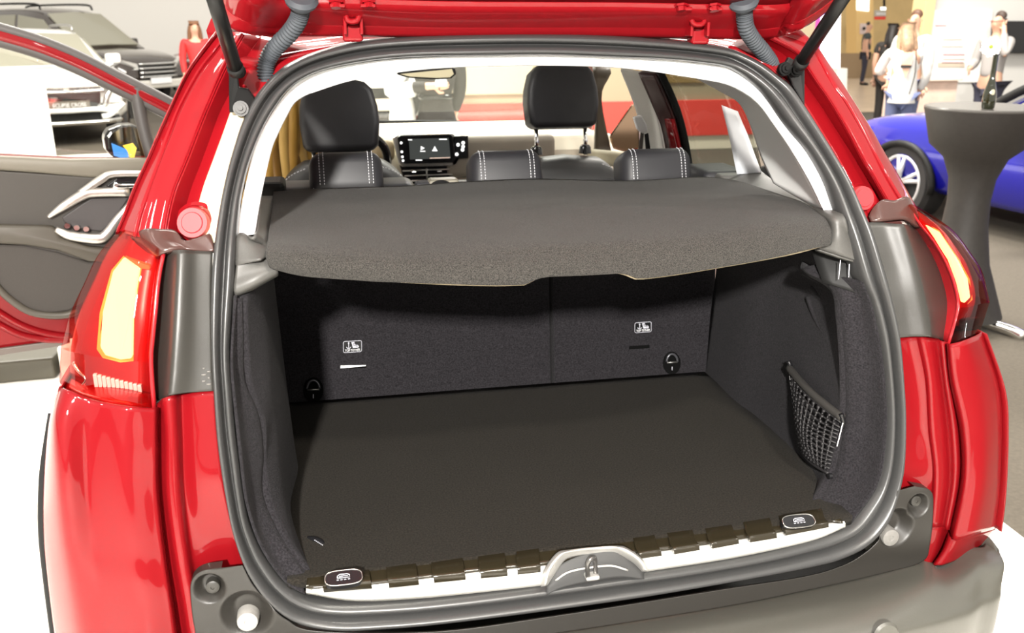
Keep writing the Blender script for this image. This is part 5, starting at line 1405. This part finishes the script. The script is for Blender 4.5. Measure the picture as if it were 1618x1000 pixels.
def person(label, loc, H, ang, hair, top, legs, arms=None, hairlen=.0, skirt=None, sleeves=True, shoe=BLACKM, seated=False, head_tilt=(0, 0), skin=SKIN):
    f0 = Frame(loc, ang)            # local: -y is the front
    f = lambda x, y, z: f0(x * H, y * H, z * H)
    root = thing('person', loc, label, 'person')
    arms = arms or {}
    def arm(s):
        return arms.get(s, [(s * .112, .0, .81), (s * .135, .005, .635), (s * .13, -.03, .49)])
    J = {'pel': (f(0, 0, .53), .078 * H), 'wai': (f(0, 0, .61), .066 * H), 'che': (f(0, .005, .73), .078 * H), 'sho': (f(0, .005, .80), .058 * H), 'nec': (f(0, .002, .845), .030 * H),
         'hb': (f(head_tilt[0] * .3, -.008 + head_tilt[1] * .3, .885), .040 * H), 'hm': (f(head_tilt[0] * .8, -.008 + head_tilt[1] * .8, .93), .050 * H), 'ht': (f(head_tilt[0], .002 + head_tilt[1], .972), .040 * H),
         'nose': (f(head_tilt[0] * .7, -.062 + head_tilt[1] * .7, .918), .009 * H)}
    E = [('pel', 'wai'), ('wai', 'che'), ('che', 'sho'), ('sho', 'nec'), ('nec', 'hb'), ('hb', 'hm'), ('hm', 'ht'), ('hm', 'nose')]
    for s in (-1, 1):
        n = 'l' if s < 0 else 'r'
        if seated:
            J['hip' + n] = (f(s * .05, 0, .50), .055 * H); J['kne' + n] = (f(s * .06, -.25, .50), .038 * H); J['ank' + n] = (f(s * .06, -.25, .26), .024 * H); J['toe' + n] = (f(s * .065, -.33, .24), .020 * H)
        else:
            J['hip' + n] = (f(s * .05, 0, .48), .053 * H); J['kne' + n] = (f(s * .052, -.008, .28), .035 * H); J['ank' + n] = (f(s * .052, .01, .045), .022 * H); J['toe' + n] = (f(s * .06, -.085, .018), .018 * H)
        E += [('pel', 'hip' + n), ('hip' + n, 'kne' + n), ('kne' + n, 'ank' + n), ('ank' + n, 'toe' + n)]
        a = arm(s)
        J['s' + n] = (f(*a[0]), .036 * H); J['e' + n] = (f(*a[1]), .025 * H); J['w' + n] = (f(*a[2]), .017 * H)
        d = np.array(a[2]) - np.array(a[1]); d = d / (np.linalg.norm(d) + 1e-9)
        side = np.cross(d, [0, 1, .2]); side /= np.linalg.norm(side) + 1e-9
        pm = np.array(a[2]) + d * .035
        J['p' + n] = (f(*pm), .017 * H)
        E += [('che', 's' + n), ('s' + n, 'e' + n), ('e' + n, 'w' + n), ('w' + n, 'p' + n)]
    skin_mesh('body', J, E, skin, root)
    for s in (-1, 1):                     # five fingers a hand
        a = arm(s)
        d = np.array(a[2]) - np.array(a[1]); d = d / (np.linalg.norm(d) + 1e-9)
        side = np.cross(d, [0, 1, .2]); side /= np.linalg.norm(side) + 1e-9
        curl = np.cross(side, d)
        pm = np.array(a[2]) + d * .035
        parts = []
        for k, ln in enumerate((.040, .046, .043, .034)):
            b0 = pm + side * (.0105 * (k - 1.5))
            parts.append(tube_data([f(*b0), f(*(b0 + d * ln * .55 + curl * .004)), f(*(b0 + d * ln * .9 + curl * .016))], [.0062 * H, .0055 * H, .004 * H], 6))
        b0 = np.array(a[2]) + d * .012 + side * .012 * s
        parts.append(tube_data([f(*b0), f(*(b0 + side * .022 * s + d * .016)), f(*(b0 + side * .024 * s + d * .036))], [.0075 * H, .0065 * H, .0045 * H], 6))
        join('fingers', parts, skin, root)
    # clothes: shells a little larger than the body
    T = {k: (J[k][0], J[k][1] * 1.13) for k in ('pel', 'wai', 'che', 'sho')}
    TE = [('pel', 'wai'), ('wai', 'che'), ('che', 'sho')]
    for n in 'lr':
        T['s' + n] = (J['s' + n][0], J['s' + n][1] * 1.2)
        TE.append(('che', 's' + n))
        mid = J['s' + n][0] * .45 + J['e' + n][0] * .55
        if sleeves:
            T['e' + n] = (J['e' + n][0], J['e' + n][1] * 1.35); T['w' + n] = (J['w' + n][0] * .9 + J['e' + n][0] * .1, J['w' + n][1] * 1.5)
            TE += [('s' + n, 'e' + n), ('e' + n, 'w' + n)]
        else:
            T['m' + n] = (mid, J['e' + n][1] * 1.5)
            TE.append(('s' + n, 'm' + n))
    skin_mesh('top', T, TE, top, root)
    if skirt is not None:
        lathe('skirt', f(0, 0, .30), [(0, 0), (.10 * H, 0), (.11 * H, .05 * H), (.10 * H, .2 * H), (.072 * H, .30 * H), (0, .31 * H)], skirt, root)
    else:
        T = {'pel': (J['pel'][0], J['pel'][1] * 1.08)}
        TE = []
        for n in 'lr':
            for k in ('hip', 'kne', 'ank'):
                T[k + n] = (J[k + n][0], J[k + n][1] * (1.16 if k != 'ank' else 1.45))
            TE += [('pel', 'hip' + n), ('hip' + n, 'kne' + n), ('kne' + n, 'ank' + n)]
        skin_mesh('trousers', T, TE, legs, root)
    for n in 'lr':
        a, t = J['ank' + n][0], J['toe' + n][0]
        tube('shoe', [a + (a - t) * .25 + np.array([0, 0, -.012 * H]), a * .5 + t * .5 + np.array([0, 0, -.006 * H]), t + (t - a) * .12], [.022 * H, .026 * H, .016 * H], shoe, root, n=8)
    # hair: cap, plus length down the back
    hm, htp = J['hm'][0], J['ht'][0]
    hc = {'a': (hm + f0.R @ np.array([0, .022 * H, .008 * H]), .047 * H), 'b': (htp + f0.R @ np.array([0, .004 * H, .004 * H]), .043 * H), 'c': (htp + f0.R @ np.array([0, -.024 * H, .0]), .028 * H)}
    HE = [('a', 'b'), ('b', 'c')]
    if hairlen:
        hc['d'] = (f(head_tilt[0] * .4, .035, .86), .046 * H); hc['e'] = (f(0, .045, .93 - hairlen * .6), .045 * H); hc['g'] = (f(0, .04, .93 - hairlen), .025 * H)
        HE += [('a', 'd'), ('d', 'e'), ('e', 'g')]
        for s in (-1, 1):
            hc['s%d' % s] = (f(head_tilt[0] * .6 + s * .048, .0, .90), .022 * H); hc['t%d' % s] = (f(s * .055, .01, .90 - hairlen * .6), .020 * H)
            HE += [('b', 's%d' % s), ('s%d' % s, 't%d' % s)]
    skin_mesh('hair', hc, HE, hair, root)
    for s in (-1, 1):
        c = hm + f0.R @ np.array([s * .020 * H, -.045 * H, .002 * H])
        lathe('eye', c, [(0, .004), (.005, .003), (.007, 0), (0, -.004)], BLACKM, root, axis=f0.R @ np.array([0, -1, 0]), seg=8)
        lathe('ear', hm + f0.R @ np.array([s * .048 * H, .002 * H, -.004 * H]), [(0, .006), (.014, .005), (.018, 0), (0, -.005)], skin, root, axis=f0.R @ np.array([s, .2, 0]), seg=10)
    tube('mouth', [hm + f0.R @ np.array([x * H, -.047 * H + abs(x) * .3 * H, -.030 * H]) for x in (-.012, 0, .012)], .0035, mat('lips', (.45, .14, .12), .5), root)
    return root, f, f0

HBROWN = mat('brown_hair', (.10, .045, .025), .55)
HBLOND = mat('golden_hair', (.62, .36, .07), .45, 0, 0, (40, .4))
HLIGHT = mat('light_brown_hair', (.36, .23, .14), .5, 0, 0, (30, .3))
HBLACK = mat('black_hair', (.012, .009, .008), .5)
WSHIRT = mat('white_shirt', (.70, .69, .67), .8)
GSHIRT = mat('pale_grey_shirt', (.32, .30, .29), .8)
DARKC = mat('dark_cloth', (.028, .024, .022), .85)
NAVY = mat('navy_cloth', (.03, .03, .05), .85)
DENIM = mat('blue_denim', (.10, .12, .22), .85)
REDC = mat('red_coat', (.62, .03, .03), .7)

# man on the phone, beside the television
g = ground(1553, 9.0)
man, f, f0 = person('man in pale shirt and glasses holding a phone to his ear', g, 1.76, math.radians(-78), mat('cropped_dark_hair', (.05, .03, .022), .6), GSHIRT, NAVY,
                    {1: [(.112, 0, .81), (.15, -.08, .70), (.075, -.035, .875)], -1: [(-.112, 0, .81), (-.135, -.02, .64), (-.06, -.15, .61)]})
box('phone', f(.066, -.02, .915), (.012, .03, .12), BLACK, man, f0.R)
tube('glasses', [f(x, y, .93) for x, y in ((-.05, -.01), (-.04, -.055), (0, -.066), (.04, -.055), (.05, -.01))], .005, mat('rose_frames', (.35, .08, .07), .4), man)
tube('wrist_watch', [f(-.07 + .014 * math.cos(a), -.14 + .006 * math.cos(a), .612 + .016 * math.sin(a)) for a in np.linspace(0, 6.28, 12, False)], .007, BLACKM, man, closed=True)
# woman in loose white top, seen from behind
g = ground(1418, 8.3)
wom, f, f0 = person('woman seen from behind in loose white top and denim shorts with long light brown hair', g, 1.63, math.radians(150), HLIGHT, WSHIRT, DENIM,
                    {1: [(.112, 0, .80), (.17, -.04, .66), (.13, -.17, .66)], -1: [(-.112, 0, .80), (-.15, .0, .64), (-.12, -.08, .53)]}, hairlen=.17, head_tilt=(.02, -.02))
lathe('loose_blouse', f(0, 0, .455), [(0, .0), (.165, .0), (.17, .06), (.145, .25), (.13, .42), (.10, .52), (.07, .545), (0, .55)], WSHIRT, wom, seg=24)
prism('bare_back', [f(x, .088 + z0, z) for x, z, z0 in ((-.045, .80, -.022), (.05, .80, -.022), (.035, .72, .0), (.0, .62, .012), (-.025, .70, .0))], f0.R @ np.array([0, .012, 0]), SKIN, wom)
prism('bra_strap', [f(x, .100, z) for x, z in ((-.035, .715), (.04, .715), (.036, .695), (-.03, .695))], f0.R @ np.array([0, .012, 0]), DARKC, wom)
tube('bag_strap', [f(-.05, .085, .82), f(-.06, .112, .66), f(-.04, .11, .52)], .006, DARKC, wom, n=10)
# man behind her
person('brown haired man standing behind the woman in white', ground(1425, 9.35), 1.78, math.radians(-60), HBROWN, WSHIRT, DENIM)
# dark haired woman in dark clothes
person('dark haired woman in dark dress left of the woman in white', ground(1393, 11.5), 1.62, math.radians(130), HBLACK, DARKC, DARKC, hairlen=.2, sleeves=False)
# far man in the corridor
person('far man in dark grey shirt and trousers walking in the corridor', ground(1354, 21.5), 1.64, math.radians(60), HBLACK, mat('slate_shirt', (.05, .06, .06), .8), NAVY, sleeves=False)
# woman in red at the far left
person('curly haired woman in red coat beside the red car', ground(323, 14.5), 1.66, math.radians(10), mat('chestnut_hair', (.16, .07, .03), .6), REDC, REDC, hairlen=.15)
# woman seen through the windscreen
g = ground(690, 6.2)
wz, f, f0 = person('woman in dark dress and white jacket seen through the windscreen, holding a phone', g, 1.70, math.radians(5), HBLOND, DARKC, DARKC,
                   {-1: [(-.13, 0, .80), (-.20, -.02, .66), (-.04, -.12, .675)], 1: [(.112, 0, .80), (.13, .05, .64), (.10, .06, .52)]}, hairlen=.12, skirt=DARKC)
tube('jacket_sleeve', [f(-.12, .0, .81), f(-.20, -.02, .68), f(-.20, -.03, .65), f(-.12, -.08, .66)], [.07, .075, .07, .06], WSHIRT, wz, n=14)
lathe('jacket_side', f(-.16, .02, .46), [(0, 0), (.10, 0), (.11, .1), (.07, .35), (.05, .55), (0, .58)], WSHIRT, wz)
box('phone', f(-.005, -.15, .69), (.09, .012, .05), mat('phone_white', (.7, .72, .75), .3), wz, f0.R)
tube('belt', [f(.075 * math.cos(a), .07 * math.sin(a), .62) for a in np.linspace(0, 6.28, 20, False)], .022, BLACK, wz, closed=True)
# blonde sitting in the driver seat, hair seen past the pillar
dv, f, f0 = person('blonde long haired person sitting in the driver seat, seen from behind', (-.50, 1.98, -.06), 1.46, math.radians(180), HBLOND, DARKC, DARKC, hairlen=.30, seated=True)
HG = [mat('golden_hair_%s' % n, c_, .4) for n, c_ in (('light', (.66, .42, .12)), ('mid', (.48, .27, .05)), ('deep', (.24, .12, .02)))]
for k in range(14):
    a = -1.2 + k * .24
    x0, y0 = .035 * math.sin(a) + .03, .05 + .03 * math.cos(a)
    sway = .012 * math.sin(k * 2.1)
    tube('hair_lock', [f(x0, y0 - .01, .955), f(x0 + .03 + sway + .02 * math.sin(a), y0 + .015, .86), f(x0 + .045 + .045 * math.sin(a), y0 + .02, .74), f(x0 + .035 - sway + .05 * math.sin(a), y0 + .015, .60)], [.018, .026, .026, .010], HG[(k * 5) % 3], dv, n=18, seg=8)
